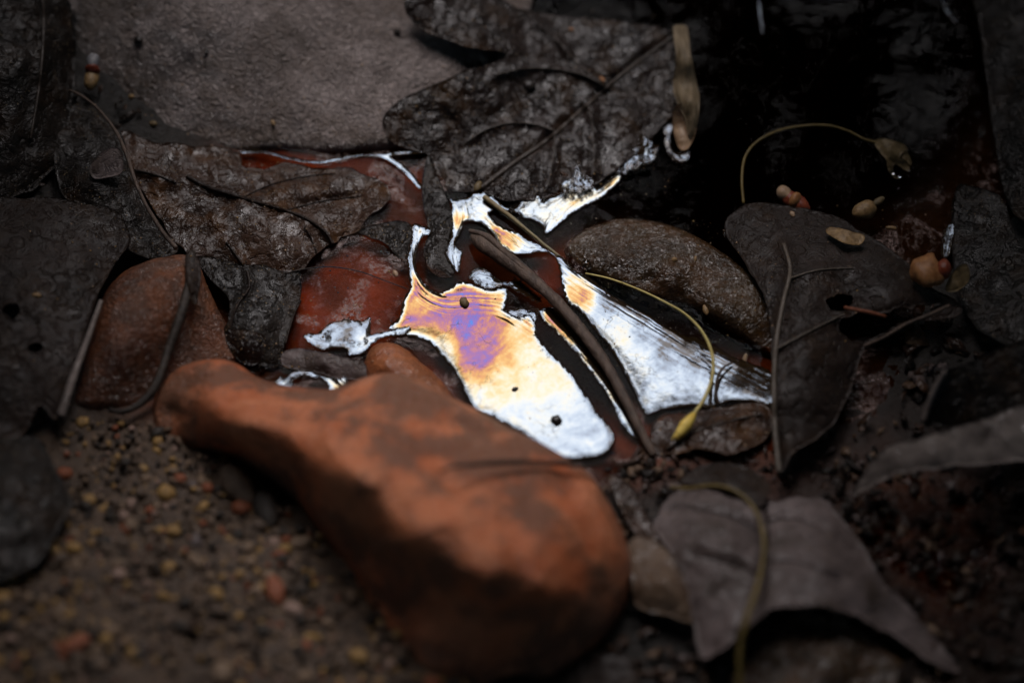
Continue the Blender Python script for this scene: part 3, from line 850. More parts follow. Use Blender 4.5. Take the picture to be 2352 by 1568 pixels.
leaf('dark crumpled leaf under the long thin stalk at the left, below the grey rock',
     [(150, 215), (195, 215), (240, 270), (275, 300), (300, 380), (325, 450), (370, 520), (410, 572), (350, 590), (270, 560), (200, 480), (140, 440), (120, 330)],
     [(150, 215, 11), (275, 300, 10), (325, 450, 10), (410, 572, 9), (270, 560, 11), (140, 440, 13), (220, 400, 15)],
     M_leaf_dark, jag=4, step=8, rough=1.4, lump=70, seed=16)
leaf('small pale grey leaf scrap tilted on the dark crumpled leaf at the left',
     [(205, 385), (232, 350), (262, 340), (282, 352), (278, 395), (250, 405), (215, 408)],
     [(205, 385, 17), (262, 340, 20), (278, 395, 18), (215, 408, 16.5)], M_leaf_mauve, jag=2, step=6, rough=0.3, lump=40, seed=17)
leaf('black leaf with a turned edge lying at the lower left border on the gravel',
     [(-80, 1020), (20, 1010), (80, 1000), (110, 1040), (140, 1090), (165, 1150), (130, 1230), (70, 1300), (-80, 1330)],
     [(-80, 1020, 22), (80, 1000, 20), (165, 1150, 22), (70, 1300, 26), (-80, 1330, 30), (30, 1150, 29)],
     M_leaf_dark, jag=5, step=9, rough=1.4, lump=80, seed=18)
leaf('tan leaf scrap wedged between the boulder and the arched mauve leaf',
     [(1440, 1250), (1475, 1230), (1530, 1262), (1560, 1310), (1590, 1370), (1605, 1425), (1540, 1415), (1460, 1390), (1450, 1320)],
     [(1440, 1250, 11), (1530, 1262, 13), (1605, 1425, 10), (1460, 1390, 10), (1530, 1340, 16)], M_leaf_tan, jag=4, step=8, rough=0.8, lump=60, seed=19)
leaf('olive brown leaf fragment poking up beside the upper edge of the arched mauve leaf',
     [(1560, 1108), (1600, 1075), (1660, 1060), (1720, 1075), (1770, 1108), (1760, 1140), (1735, 1165), (1690, 1132), (1620, 1118)],
     [(1560, 1108, 8), (1660, 1060, 7), (1770, 1108, 11), (1735, 1165, 14), (1620, 1118, 9), (1670, 1092, 12)], M_leaf_dull, jag=4, step=7, rough=0.7, lump=50, seed=20)
leaf('narrow brown leaf fragment hugging the right flank of the boulder',
     [(1392, 1090), (1430, 1100), (1460, 1140), (1490, 1190), (1520, 1250), (1495, 1250), (1455, 1215), (1420, 1160)],
     [(1392, 1090, 6), (1460, 1140, 9), (1520, 1250, 10), (1455, 1215, 9)], M_leaf_brown, jag=4, step=7, rough=0.7, lump=50, seed=21)
leaf('grey leaf corner at the bottom border, just right of the boulder foot',
     [(1300, 1560), (1345, 1515), (1400, 1500), (1450, 1512), (1470, 1580), (1440, 1640), (1310, 1640)],
     [(1300, 1560, 9), (1400, 1500, 12), (1470, 1580, 11), (1310, 1640, 11)], M_leaf_dull, jag=3, step=8, rough=0.7, lump=60, seed=22)
leaf('blistered brown leaf lying wet between the bright film and the arched mauve leaf',
     [(1500, 965), (1560, 945), (1620, 940), (1690, 925), (1760, 930), (1775, 980), (1740, 1020), (1670, 1040), (1600, 1030), (1540, 1045), (1490, 1030)],
     [(1500, 965, 0.6), (1620, 940, 0.6), (1760, 930, 1.5), (1740, 1020, 4), (1600, 1030, 4), (1490, 1030, 1.5), (1640, 985, 4.5)],
     M_leaf_brown, [('midrib', [(1530, 1030), (1600, 990), (1680, 965), (1750, 950)], 0.3, 0.15, 1)], jag=5, step=7, rough=0.8, lump=30, seed=24)
leaf('black leaf half sunk at the top right corner with one thin glinting edge',
     [(2240, -80), (2250, 60), (2265, 180), (2280, 300), (2300, 420), (2340, 500), (2440, 500), (2440, -80)],
     [(2240, -80, 6), (2265, 180, 5), (2300, 420, 5), (2440, 500, 12), (2440, -80, 16)], M_leaf_dark, jag=3, step=10, rough=0.9, lump=90, seed=25)
leaf('dark curved leaf rim sunk beside the narrow glints at the right',
     [(2190, 440), (2240, 430), (2300, 460), (2340, 560), (2420, 640), (2420, 790), (2300, 790), (2220, 720), (2190, 600)],
     [(2190, 440, 2), (2300, 460, 5), (2420, 640, 12), (2420, 790, 14), (2220, 720, 8), (2190, 600, 4)], M_leaf_dark, jag=4, step=10, rough=0.9, lump=70, seed=26)
leaf('black leaf lobe dipping into the film beside the flared twig head',
     [(985, 350), (1000, 400), (1022, 440), (1040, 500), (1030, 560), (1048, 618), (1028, 640), (990, 625), (972, 580), (985, 530), (975, 480), (968, 420)],
     [(985, 350, 1.5), (1022, 440, 1.2), (1030, 560, 0.8), (1028, 640, 0.4), (972, 580, 0.4), (968, 420, 0.8), (1005, 520, 1.6)], M_leaf_dark, jag=2, step=6, rough=0.3, lump=30, seed=27)
leaf('charred leaf scrap floating left of the slim film finger',
     [(826, 530), (880, 512), (935, 508), (950, 530), (938, 560), (932, 600), (915, 590), (890, 560), (850, 545)],
     [(826, 530, 0.8), (935, 508, 0.8), (932, 600, 0.5), (885, 540, 1.5)], M_leaf_dark, jag=4, step=6, rough=0.35, lump=26, seed=28)


# ------------------------------------------------------------------ oil film on the water
def film(label, outline, z0, guides=(), nm=(), base_nm=110, ctrl=(), step=6, streak_all=0.0, jag=2.5, holes=(), seed=0, relief=0.0, rel_scale=14, rim=1.0, climb=0.42, climb_w=15.0):
    o = [(x, y) for x, y in outline]
    c = [(x, y, z) for x, y, z in ctrl] or [(o[0][0], o[0][1], 0)]
    V, F, z, d, _ = sheet_geo(o, c, step, jag=jag, jag_scale=24, holes=holes, seed=seed)
    z = z + z0 + climb * np.exp(-d / climb_w) + relief * fbm(V[:, 0], V[:, 1], rel_scale, 3, seed) * np.clip(d / 8, 0, 1)
    if len(guides):
        su = np.zeros(len(V)); sv = np.zeros(len(V)); sw = np.full(len(V), streak_all); bd = np.full(len(V), 1e9)
        for g, w, s in guides:
            gd, ga, gs = seg_dist(V, resample(g, 10, False), side=True)
            m = gd < bd
            bd[m] = gd[m]; su[m] = (gd * gs)[m] * 0.1275; sv[m] = ga[m] * 0.1275
            sw = np.maximum(sw, s * np.clip(1.3 - gd / w, 0, 1))
    else:
        su = V[:, 0] * 0.1275; sv = V[:, 1] * 0.1275; sw = np.full(len(V), streak_all)
    num = np.full(len(V), base_nm * 0.35); den = np.full(len(V), 0.35)
    for x, y, v, r in nm:
        w = np.exp(-((V[:, 0] - x) ** 2 + (V[:, 1] - y) ** 2) / (r * r))
        w = w * (w > 0.003)
        num += w * v * 2.5; den += w * 2.5
    W = world_at(V, z)
    W2, Fl = thick(W, F, 0.00004)
    k = len(V)
    dup = lambda a: np.concatenate([a, a])
    ob = mesh_object('oil_film', W2, Fl, M_film, attrs={'nm': dup(num / den), 'su': dup(su), 'sv': dup(sv), 'edge': dup(d * 0.1275 * rim), 'streak': dup(sw)})
    return tag(ob, label, 'oil film', 'patches of oil film on the puddle')


Z5 = lambda p: Z(1366, 910, 1.722, p)
Z6 = lambda p: Z(2730, 910, 1.722, p)
ZB = lambda p: Z(1650, 650, 2.34, p)
ZA = lambda p: Z(1150, 1100, 3.336, p)

film('largest film sheet, cream to violet, lying between the boulder and the dark furry crack',
     Z5([(490, -20), (470, 100), (448, 190), (455, 300), (470, 400), (425, 490), (390, 610), (320, 700), (430, 745), (590, 790), (680, 880), (780, 1000), (830, 1090), (900, 1240), (1020, 1300), (1150, 1370), (1280, 1450), (1400, 1540), (1480, 1600), (1640, 1600), (1800, 1567), (1890, 1460), (1850, 1370), (1760, 1260), (1670, 1120), (1580, 990), (1490, 900), (1410, 820), (1350, 740), (1330, 650), (1290, 590), (1200, 600), (1140, 560), (1150, 470), (1130, 410), (1000, 420), (900, 380), (820, 370), (760, 400), (680, 440), (610, 410), (560, 360), (520, 290), (520, 180), (560, 80), (620, 50), (600, 0)]),
     0.30, guides=[([(955, 500), (945, 560), (950, 620), (975, 665), (1020, 690), (1090, 690), (1160, 700), (1225, 740)], 34, 0.9)],
     nm=[(1115, 826, 212, 52), (1080, 850, 210, 36), (1130, 795, 208, 34), (1080, 790, 180, 30), (1000, 748, 204, 40), (950, 745, 196, 28), (1060, 748, 204, 38), (1020, 715, 200, 32), (955, 660, 196, 22), (1080, 700, 196, 50), (1230, 840, 116, 70), (1160, 870, 135, 36), (1175, 800, 140, 34), (1190, 890, 130, 30), (1010, 795, 88, 40), (960, 770, 100, 20), (1100, 890, 90, 55), (1300, 990, 62, 120), (1380, 1020, 54, 80), (1210, 955, 92, 40), (975, 700, 160, 28), (1200, 735, 140, 40), (1100, 930, 108, 40), (985, 690, 178, 22), (1225, 755, 196, 22), (1010, 715, 206, 24), (1150, 760, 190, 22), (1250, 960, 105, 50), (1230, 740, 190, 18), (1300, 880, 116, 50)],
     base_nm=98, rim=0.75, relief=0.02, rel_scale=30, ctrl=[(950, 520, 0.5), (950, 640, 0.3), (1020, 675, 0.6), (1100, 655, 1.1), (1170, 685, 0.8), (1230, 720, 0.4), (1000, 750, 0.06), (1100, 755, 0.02), (1000, 800, 0.05), (1200, 900, 0), (1300, 1000, 0), (1400, 1000, 0.02), (1250, 800, 0.02), (1340, 1070, 0.03)], jag=2.2, seed=1)
film('silvery crinkled film patch over blisters at the left end, above the orange stone',
     ZA([(210, 810), (260, 785), (380, 770), (470, 700), (560, 640), (700, 600), (770, 570), (1000, 600), (1080, 545), (1130, 600), (1120, 780), (1200, 770), (1330, 740), (1500, 690), (1660, 680), (1600, 790), (1400, 820), (1250, 870), (1120, 930), (1060, 1000), (820, 1090), (790, 1010), (740, 980), (620, 960), (470, 1000), (330, 950), (250, 900)]),
     0.36, guides=[([(715, 790), (790, 800), (860, 795), (930, 770)], 30, 0.35)], base_nm=82, nm=[(860, 800, 84, 40), (790, 765, 30, 24), (742, 772, 36, 18), (832, 745, 40, 18)], seed=2, step=4, streak_all=0.15, relief=0.13, rel_scale=26,
     ctrl=[(710, 775, 0), (770, 750, 0.12), (800, 770, 0.25), (850, 740, 0.1), (840, 790, 0), (930, 765, 0)])
film('narrow film strip with a blue violet end, between the dark crack and the twig',
     Z5([(1360, 570), (1440, 540), (1530, 580), (1640, 700), (1780, 850), (1850, 950), (1930, 1100), (2000, 1240), (2080, 1400), (2030, 1460), (1960, 1400), (1880, 1260), (1790, 1090), (1690, 970), (1590, 840), (1480, 730), (1390, 650)]),
     0.32, guides=[([(1262, 715), (1330, 790), (1400, 880), (1450, 970)], 30, 0.6)], base_nm=84,
     nm=[(1275, 760, 212, 22), (1290, 785, 205, 18), (1262, 740, 196, 16), (1330, 835, 198, 16), (1360, 870, 186, 14), (1390, 915, 170, 14), (1300, 740, 88, 24)], seed=3, step=5, climb=0.10, climb_w=9.0)
film('broad lavender film sheet right of the twig, its upper rim combed into streaks',
     Z5([(1468, 185), (1530, 205), (1600, 280), (1700, 330), (1880, 470), (2100, 590), (2352, 735)]) + Z6([(100, 755), (370, 895), (600, 985), (695, 1110), (610, 1225), (480, 1195), (330, 1195), (180, 1235), (10, 1235)]) + Z5([(2200, 1255), (2095, 1285), (2010, 1140), (1930, 970), (1860, 855), (1760, 725), (1640, 575), (1570, 530), (1525, 430), (1500, 300)]),
     0.32, guides=[([(1282, 595), (1340, 640), (1420, 690), (1510, 745), (1600, 800), (1700, 850), (1790, 895)], 48, 1.0)],
     base_nm=82, nm=[(1640, 910, 52, 70), (1500, 880, 62, 60), (1335, 680, 180, 22), (1430, 760, 96, 30), (1500, 750, 90, 30), (1460, 850, 96, 28), (1310, 650, 120, 20), (1380, 800, 130, 24), (1560, 750, 34, 36), (1480, 700, 40, 34), (1680, 835, 32, 40), (1620, 820, 26, 40), (1540, 795, 28, 34), (1750, 875, 36, 40), (1470, 760, 40, 26), (1410, 680, 44, 26)], seed=4,
     ctrl=[(1285, 600, 0.7), (1420, 670, 1.3), (1560, 745, 1.4), (1700, 835, 1.1), (1790, 890, 0.6), (1500, 760, 0.35), (1620, 830, 0.3), (1400, 760, 0.12), (1550, 850, 0.0), (1480, 930, 0), (1700, 900, 0.05), (1340, 700, 0.15), (1600, 910, 0.0)])
film('cream wing of film reaching right under the charcoal leaf, tip tinged violet',
     ZB([(900, 450), (985, 405), (1000, 345), (1090, 300), (1200, 300), (1225, 360), (1290, 330), (1380, 290), (1370, 210), (1450, 150), (1500, 100), (1520, 20), (1560, 60), (1600, 120), (1690, 200), (1740, 240), (1900, 105), (1965, 150), (1810, 300), (1750, 345), (1600, 420), (1440, 530), (1300, 650), (1240, 675), (1205, 590), (1150, 550), (1060, 530), (980, 480)]),
     0.30, guides=[([(1265, 545), (1300, 490), (1350, 455), (1390, 430), (1430, 405)], 40, 0.6)], base_nm=105,
     nm=[(1405, 425, 193, 14), (1420, 412, 190, 12), (1330, 460, 128, 40), (1270, 530, 95, 30), (1310, 420, 78, 30), (1230, 465, 82, 30)], seed=5, step=5,
     ctrl=[(1180, 480, 0.02), (1300, 440, 0.12), (1260, 540, 0), (1430, 405, 0.1), (1330, 390, 0.5), (1350, 470, 0.0)])
film('crinkled silver film arm with a hooked foot, around the flared head of the twig',
     ZB([(295, 245), (350, 300), (400, 345), (450, 330), (520, 310), (560, 275), (640, 285), (700, 262), (760, 310), (850, 400), (925, 435), (880, 462), (800, 440), (720, 480), (760, 545), (900, 630), (1000, 665), (1130, 725), (1210, 775), (1320, 845), (1345, 905), (1250, 855), (1130, 855), (1020, 865), (920, 865), (850, 805), (800, 775), (740, 665), (680, 605), (620, 575), (500, 562), (470, 605), (440, 685), (400, 765), (470, 830), (460, 890), (430, 1035), (390, 1010), (330, 905), (308, 840), (345, 720), (365, 620), (345, 530), (355, 430), (345, 370)]),
     0.33, guides=[([(1050, 460), (1060, 500), (1040, 560), (1045, 620)], 24, 0.8), ([(1100, 500), (1160, 530), (1210, 570), (1275, 580)], 26, 0.8)], base_nm=92, streak_all=0.3,
     nm=[(1060, 505, 190, 14), (1150, 520, 195, 24), (1170, 555, 175, 22), (1045, 600, 72, 30), (1220, 575, 80, 30), (1110, 500, 130, 24), (1090, 470, 80, 30)], seed=6, step=5,
     ctrl=[(1030, 440, 0.2), (1090, 470, 0.3), (1160, 520, 0.15), (1270, 585, 0.25), (1045, 620, 0.2), (1060, 540, 0.05), (1200, 560, 0.1)])
film('broken white film crumbs by the flared twig, above the violet bloom',
     Z5([(870, 340), (940, 270), (1020, 290), (1080, 350), (1140, 370), (1200, 330), (1260, 380), (1330, 440), (1395, 470), (1380, 530), (1300, 510), (1200, 450), (1120, 410), (1000, 430), (920, 400)]),
     0.5, base_nm=86, streak_all=0.9, guides=[([(1100, 640), (1170, 660), (1240, 690)], 40, 0.7)], jag=5, seed=7, step=4, rim=0.4, relief=0.16, rel_scale=18, ctrl=[(1080, 640, 0.2), (1130, 660, 0.0), (1200, 690, 0.3), (1160, 640, 0.3)])
film('cracked white film flake at the head of the dark furry crack',
     Z5([(1145, 570), (1200, 560), (1290, 560), (1340, 590), (1335, 650), (1290, 640), (1230, 640), (1160, 620)]),
     0.42, base_nm=90, streak_all=0.2, jag=5, seed=8, step=4, rim=0.4, relief=0.2)
film('swirling lavender film lapping the boulder crest beside the left end of the pool',
     ZA([(0, 1330), (120, 1260), (260, 1260), (420, 1290), (520, 1340), (650, 1350), (760, 1340), (820, 1420), (810, 1520), (740, 1600), (560, 1660), (300, 1600), (0, 1560), (-180, 1440), (-120, 1350)]),
     0.4, guides=[([(630, 880), (680, 855), (740, 860), (775, 890), (790, 920)], 40, 1.0)], base_nm=84, nm=[(745, 875, 185, 18), (780, 870, 160, 20), (640, 870, 78, 40)], streak_all=0.6, seed=9, step=4, rim=0.6, holes=([(676, 882), (700, 866), (735, 870), (752, 892), (735, 910), (690, 908)],),
     ctrl=[(620, 880, 0.3), (690, 860, 0.6), (720, 885, 0.0), (780, 860, 0.5), (780, 920, 0.2), (660, 910, 0.4)])
film('thin bright film ribbon along the waterline of the grey rock',
     [(546, 349), (580, 342), (620, 347), (670, 359), (720, 368), (770, 363), (820, 353), (870, 352), (940, 346), (975, 350), (940, 355), (900, 360), (925, 375), (950, 400), (970, 427), (962, 436), (945, 418), (920, 392), (890, 370), (860, 360), (820, 361), (775, 371), (720, 377), (660, 367), (610, 354), (560, 355)],
     0.42, guides=[([(546, 352), (620, 352), (720, 374), (820, 356), (890, 362), (965, 430)], 20, 1.0)], base_nm=84, seed=10, step=3, jag=1.0, streak_all=1.0, rim=1.3, relief=0.08,
     ctrl=[(546, 344, 0.6), (620, 342, 0.7), (720, 362, 0.7), (820, 348, 0.7), (940, 344, 0.7), (620, 360, 0.1), (720, 384, 0.0), (830, 364, 0.0), (905, 390, 0.05), (962, 438, 0.0), (972, 425, 0.3)])
film('speckled glints of film where the charcoal leaf meets the dark water',
     [(1408, 392), (1424, 352), (1460, 335), (1470, 300), (1490, 310), (1500, 328), (1524, 340), (1500, 372), (1466, 386), (1432, 404)],
     0.4, base_nm=84, streak_all=1.0, jag=7, seed=11, step=4, rim=0.25, relief=0.25, ctrl=[(1415, 385, 0), (1470, 350, 0.4), (1520, 345, 0.1), (1460, 378, 0)])
film('silver crumbs of film creeping up the lower right edge of the charcoal leaf',
     [(1288, 442), (1300, 420), (1318, 400), (1322, 366), (1332, 362), (1342, 396), (1362, 410), (1366, 432), (1340, 444), (1310, 448)],
     2.1, base_nm=78, streak_all=0.6, jag=5, seed=16, step=4, rim=0.25, relief=0.3, rel_scale=12, climb=0.1)
film('bright ring of film clinging round the foot of the rolled husk',
     [(1522, 300), (1535, 284), (1548, 290), (1540, 320), (1548, 345), (1575, 350), (1586, 345), (1580, 368), (1555, 373), (1530, 350)],
     0.5, guides=[([(1535, 288), (1532, 320), (1545, 352), (1580, 358)], 12, 1.0)], base_nm=80, streak_all=0.8, seed=12, step=3, jag=2, rim=0.5, relief=0.2, ctrl=[(1522, 300, 0.0), (1548, 300, 0.5), (1575, 350, 0.5), (1555, 373, 0)])
film('small dark edged film glint where the large dull leaf meets the brown stone',
     [(1660, 540), (1672, 520), (1695, 535), (1718, 570), (1712, 590), (1690, 575)],
     0.6, base_nm=84, streak_all=1.0, guides=[([(1668, 525), (1690, 555), (1715, 585)], 12, 1.0)], seed=13, step=4, ctrl=[(1660, 540, 0), (1695, 535, 0.5), (1712, 590, 0.1)])
film('narrow blue film glint under the orange seed at the right border',
     [(2188, 650), (2210, 648), (2240, 660), (2262, 675), (2250, 692), (2225, 680), (2200, 668)],
     5.0, base_nm=76, streak_all=0.8, seed=14, step=4, jag=2)
film('thin pale glint on the dark water at the top, right of the husk',
     [(1738, 0), (1744, -6), (1752, 40), (1754, 78), (1748, 80), (1742, 44)], 0.6, base_nm=76, streak_all=0.8, seed=17, step=3, jag=1, climb=0.9, climb_w=4, rim=2.0)
film('slim blue glint at the water edge in the top right corner',
     [(2156, -4), (2166, -2), (2186, 30), (2202, 54), (2194, 54), (2172, 32)], 0.6, base_nm=76, streak_all=0.8, seed=18, step=3, jag=1, climb=0.9, climb_w=4, rim=2.0)
film('tiny blue film glint above the orange seed at the right',
     [(2160, 570), (2172, 520), (2190, 512), (2192, 540), (2182, 588), (2165, 590)],
     3.0, base_nm=76, streak_all=0.8, seed=15, step=4, jag=2)


def fringe():
    """dark bacterial hairs combed out from the torn edges of the film"""
    r = np.random.default_rng(12)
    V = []; F = []; base = 0
    edges = [(Z5([(1330, 640), (1350, 740), (1410, 820), (1490, 900), (1580, 990), (1670, 1120), (1760, 1260), (1850, 1370), (1890, 1460)]), 300),
             (Z5([(1380, 640), (1480, 725), (1590, 835), (1690, 965), (1790, 1085), (1880, 1255), (1960, 1395)]), 190),
             (Z5([(590, 790), (680, 880), (780, 1000), (830, 1090), (900, 1240)]), 110), (Z5([(470, 400), (420, 500), (380, 610), (320, 700)]), 70),
             (Z5([(1500, 300), (1525, 430), (1570, 530), (1640, 575), (1760, 725), (1860, 855)]), 90), (ZB([(900, 450), (985, 405), (1000, 345), (1090, 300)]), 60)]
    for line, n in edges:
        p = resample(line, 3, False)
        k = r.integers(1, len(p) - 1, n)
        for i in k:
            t = p[min(i + 1, len(p) - 1)] - p[i - 1]; t = t / (np.linalg.norm(t) + 1e-9)
            nrm = np.array((-t[1], t[0])) * r.choice((-1, 1)) + t * r.uniform(-.5, .5)
            a = p[i] + r.normal(0, 2.0, 2); L = r.uniform(5, 17)
            b = a + nrm * L; m_ = (a + b) / 2 + t * r.normal(0, 1.5)
            W = world_at([a, m_, b], [0.36, 0.55, 0.40])
            tv, tf = tube_geo(W, np.array((0.06, 0.045, 0.015)) * MM, 4)
            V.append(tv); F += [tuple(x + base for x in f) for f in tf]; base += len(tv)
    o = mesh_object('film_fringe', np.concatenate(V), F, M_twig_dark)
    tag(o, kind='stuff')


fringe()

# ------------------------------------------------------------------ twigs and stems
def strand(name, label, pts, radii, mat, cat, flat=1.0, step=8, seg=8, wob=0.08, extra=None):
    W, p = px_path(pts, step)
    r = ribbon_radii(len(W), radii)
    if wob:
        r = r * (1 + wob * fbm(p[:, 0], p[:, 1], 26, 3, 2))
        W = W + np.stack([fbm(p[:, 0], p[:, 1], 50, 2, 3), fbm(p[:, 0], p[:, 1], 50, 2, 4), np.zeros(len(p))], 1) * 0.0003 * wob * 3
    V, F = tube_geo(W, r, seg, flat)
    o = mesh_object(name, V, F, mat)
    return tag(o, label, cat)


def blob(mat, xyz, length, width, height=None, ang=0.0, parent=None, name='seed', seed=0, taper=0.0, nlat=10, nlon=14, tilt=0.0, lumpy=0.05):
    """seed-like solid lying at (x, y, z_mm): length/width in photo px, ang in photo degrees"""
    c = world_at([xyz[:2]], xyz[2])[0]
    L = length * 0.1275 * MM / 2; Wd = width * 0.1275 * MM / 2; H = (height or width) * 0.1275 * MM / 2
    V = []; F = []
    for i in range(nlat + 1):
        th = math.pi * i / nlat
        for k in range(nlon):
            ph = 2 * math.pi * k / nlon
            x = math.cos(th); rr = math.sin(th) * (1 - taper * x)
            b = 1 + lumpy * math.sin(3.1 * ph + seed + 4 * th) + lumpy * 0.7 * math.sin(5.3 * th + seed * 2)
            V.append((L * x, Wd * rr * math.cos(ph) * b, H * rr * math.sin(ph) * b))
    V = np.array(V)
    ct, st = math.cos(tilt), math.sin(tilt)
    V = np.stack([V[:, 0] * ct - V[:, 2] * st, V[:, 1], V[:, 0] * st + V[:, 2] * ct], 1)
    a = math.radians(-ang); ca, sa = math.cos(a), math.sin(a)
    V = np.stack([V[:, 0] * ca - V[:, 1] * sa, (V[:, 0] * sa + V[:, 1] * ca) * 1.15, V[:, 2]], 1) + c
    for i in range(nlat):
        for k in range(nlon):
            k2 = (k + 1) % nlon
            F.append((i * nlon + k, (i + 1) * nlon + k, (i + 1) * nlon + k2, i * nlon + k2))
    return mesh_object(name, V, F, mat, parent)


# main twig: bark shaft and its flared, split head
root = thing('twig', Vector(world_at([(1300, 720)], 1)[0]), 'dark brown bare twig with a flared head crossing the shining film', 'twig')
W, p = px_path([(1085, 540, 3.0), (1130, 572, 4.2), (1180, 608, 4.6), (1230, 648, 4.4), (1280, 694, 4.2), (1330, 752, 3.8), (1375, 812, 3.4), (1410, 868, 3.0), (1440, 925, 2.6), (1470, 985, 2.0), (1502, 1045, 1.5)], 6)
r = ribbon_radii(len(W), [(0, 1.2), (0.05, 2.9), (0.12, 2.7), (0.25, 2.0), (0.5, 1.75), (0.8, 1.55), (0.95, 1.3), (1, 0.9)]) * (1 + 0.10 * fbm(p[:, 0], p[:, 1], 22, 3, 2))
V, F = tube_geo(W, r, 12, 0.75); mesh_object('shaft', V, F, M_twig, root)
W, p = px_path([(1078, 530, 3.6), (1120, 545, 5.6), (1165, 585, 6.0), (1215, 628, 5.5), (1262, 672, 5.0)], 6)
V, F = tube_geo(W, ribbon_radii(len(W), [(0, 0.6), (0.2, 1.2), (0.6, 0.8), (1, 0.3)]), 8); mesh_object('bark_ridge', V, F, M_twig, root)
strand('leaf_stalk', 'thin olive leaf stalk running from the charcoal leaf across the silver film',
       [(1112, 452, 1.8), (1150, 482, 1.8), (1200, 520, 1.6), (1240, 553, 1.4), (1285, 590, 1.0), (1315, 622, 0.7)], [(0, .85), (.5, .6), (1, .35)], M_stalk, 'leaf stalk', wob=0.15)
root = thing('bud_stem', Vector(world_at([(1600, 800)], 0)[0]), 'pale yellow thread stem ending in a yellow bud, arching over the lavender film', 'stem')
W, p = px_path([(1345, 628, 1.0), (1400, 640, 2.5), (1460, 662, 4.5), (1520, 690, 6), (1575, 722, 7), (1615, 765, 8), (1636, 815, 8), (1636, 865, 7), (1618, 915, 6), (1590, 955, 5.5)], 7)
V, F = tube_geo(W, ribbon_radii(len(W), [(0, .28), (.5, .36), (.75, .52), (1, .6)]), 8); mesh_object('stem', V, F, M_stem_yellow, root)
W, p = px_path([(1594, 950, 5.5), (1586, 962, 5.5), (1574, 978, 5.4), (1562, 995, 5.0), (1552, 1006, 4.6)], 3)
V, F = tube_geo(W, ribbon_radii(len(W), [(0, .7), (.2, 1.4), (.5, 1.9), (.8, 1.5), (1, .5)]), 12); mesh_object('bud', V, F, M_bud, root)
for dx in (-9, 0, 8):
    W, p = px_path([(1556 + dx * .5, 996, 5.2), (1552 + dx, 1010, 4.6)], 3)
    V, F = tube_geo(W, ribbon_radii(len(W), [(0, .4), (1, .12)]), 6); mesh_object('sepal', V, F, M_bud, root)

root = thing('calyx_stem', Vector(world_at([(1800, 320)], 0)[0]), 'thin ochre stem bowed over dark water with a torn dry calyx at its end', 'stem')
W, p = px_path([(1708, 468, 2.0), (1704, 410, 3.5), (1712, 360, 4.0), (1740, 325, 4.5), (1790, 300, 5), (1850, 289, 5.5), (1905, 289, 5.5), (1950, 302, 5), (1985, 320, 4.5), (2015, 328, 4)], 8)
V, F = tube_geo(W, ribbon_radii(len(W), [(0, .45), (.6, .38), (.9, .32), (1, .45)]), 8); mesh_object('stem', V, F, M_stem_ochre, root)


def petal(parent, name, pts, ctrl, mat, step=5, th=0.2, seed=0, rough=0.3):
    V, F, z, d, _ = sheet_geo(pts, ctrl, step, jag=1.5, jag_scale=20, fn=lambda x, y, d: rough * fbm(x, y, 20, 3, seed), seed=seed)
    W2, Fl = thick(world_at(V, z), F, th * MM)
    return mesh_object(name, W2, Fl, mat, parent)


petal(root, 'calyx', [(2008, 328), (2020, 318), (2048, 322), (2078, 332), (2084, 345), (2070, 352), (2062, 372), (2048, 380), (2032, 362), (2018, 345)],
      [(2008, 328, 4), (2048, 322, 6), (2084, 345, 3.5), (2048, 380, 2.5), (2045, 348, 6)], M_calyx, seed=1)
for k, (pts) in enumerate(([(2034, 362), (2048, 372), (2052, 395), (2062, 410), (2052, 408), (2040, 390)], [(2052, 372), (2064, 362), (2082, 372), (2090, 392), (2080, 392), (2068, 384)], [(2066, 352), (2082, 345), (2090, 362), (2092, 378), (2082, 372)])):
    petal(root, 'lobe', pts, [(pts[0][0], pts[0][1], 3.5), (pts[2][0], pts[2][1], 3), (pts[3][0], pts[3][1], 1.5), (pts[5 if len(pts) > 5 else 4][0], pts[5 if len(pts) > 5 else 4][1], 2)], M_calyx, step=4, seed=k + 2)
strand('yellow_stem', 'blurred yellow stem looping over the arched mauve leaf',
       [(1540, 1118, 13), (1580, 1122, 15), (1640, 1115, 18), (1690, 1128, 20), (1730, 1165, 21), (1752, 1220, 22), (1752, 1285, 24), (1738, 1350, 26), (1715, 1420, 28), (1700, 1490, 24), (1698, 1580, 18)], [(0, .5), (.5, .65), (1, .85)], M_stem_ochre, 'stem')
strand('needle', 'dark thin needle lying across the boulder shoulder, reaching the film tip',
       [(1008, 1084, 50), (1040, 1072, 50), (1090, 1066, 47), (1160, 1062, 42), (1240, 1062, 36), (1330, 1066, 28), (1400, 1066, 20), (1455, 1062, 14)], [(0, .35), (.3, .8), (.7, .6), (1, .3)], M_twig_dark, 'twig')
root = thing('bark_twig', Vector(world_at([(400, 760)], 8)[0]), 'grey peeling twig leaning over the smooth rust stone at the left', 'twig')
W, p = px_path([(440, 582, 14), (436, 640, 16), (425, 690, 17), (408, 745, 16), (388, 800, 14), (372, 850, 13), (352, 895, 12), (318, 930, 11), (280, 945, 11), (250, 940, 10)], 8)
V, F = tube_geo(W, ribbon_radii(len(W), [(0, 1.3), (.2, 1.5), (.5, 1.35), (.8, 1.2), (1, .6)]) * (1 + .12 * fbm(p[:, 0], p[:, 1], 26, 3, 2)), 10); mesh_object('shaft', V, F, M_twig_dark, root)
petal(root, 'bark_flake', [(425, 592), (440, 578), (460, 600), (462, 640), (455, 680), (452, 700), (440, 692), (430, 640)], [(425, 592, 16), (460, 600, 15), (452, 700, 16), (430, 640, 19)], M_leaf_dull, step=6, seed=6)
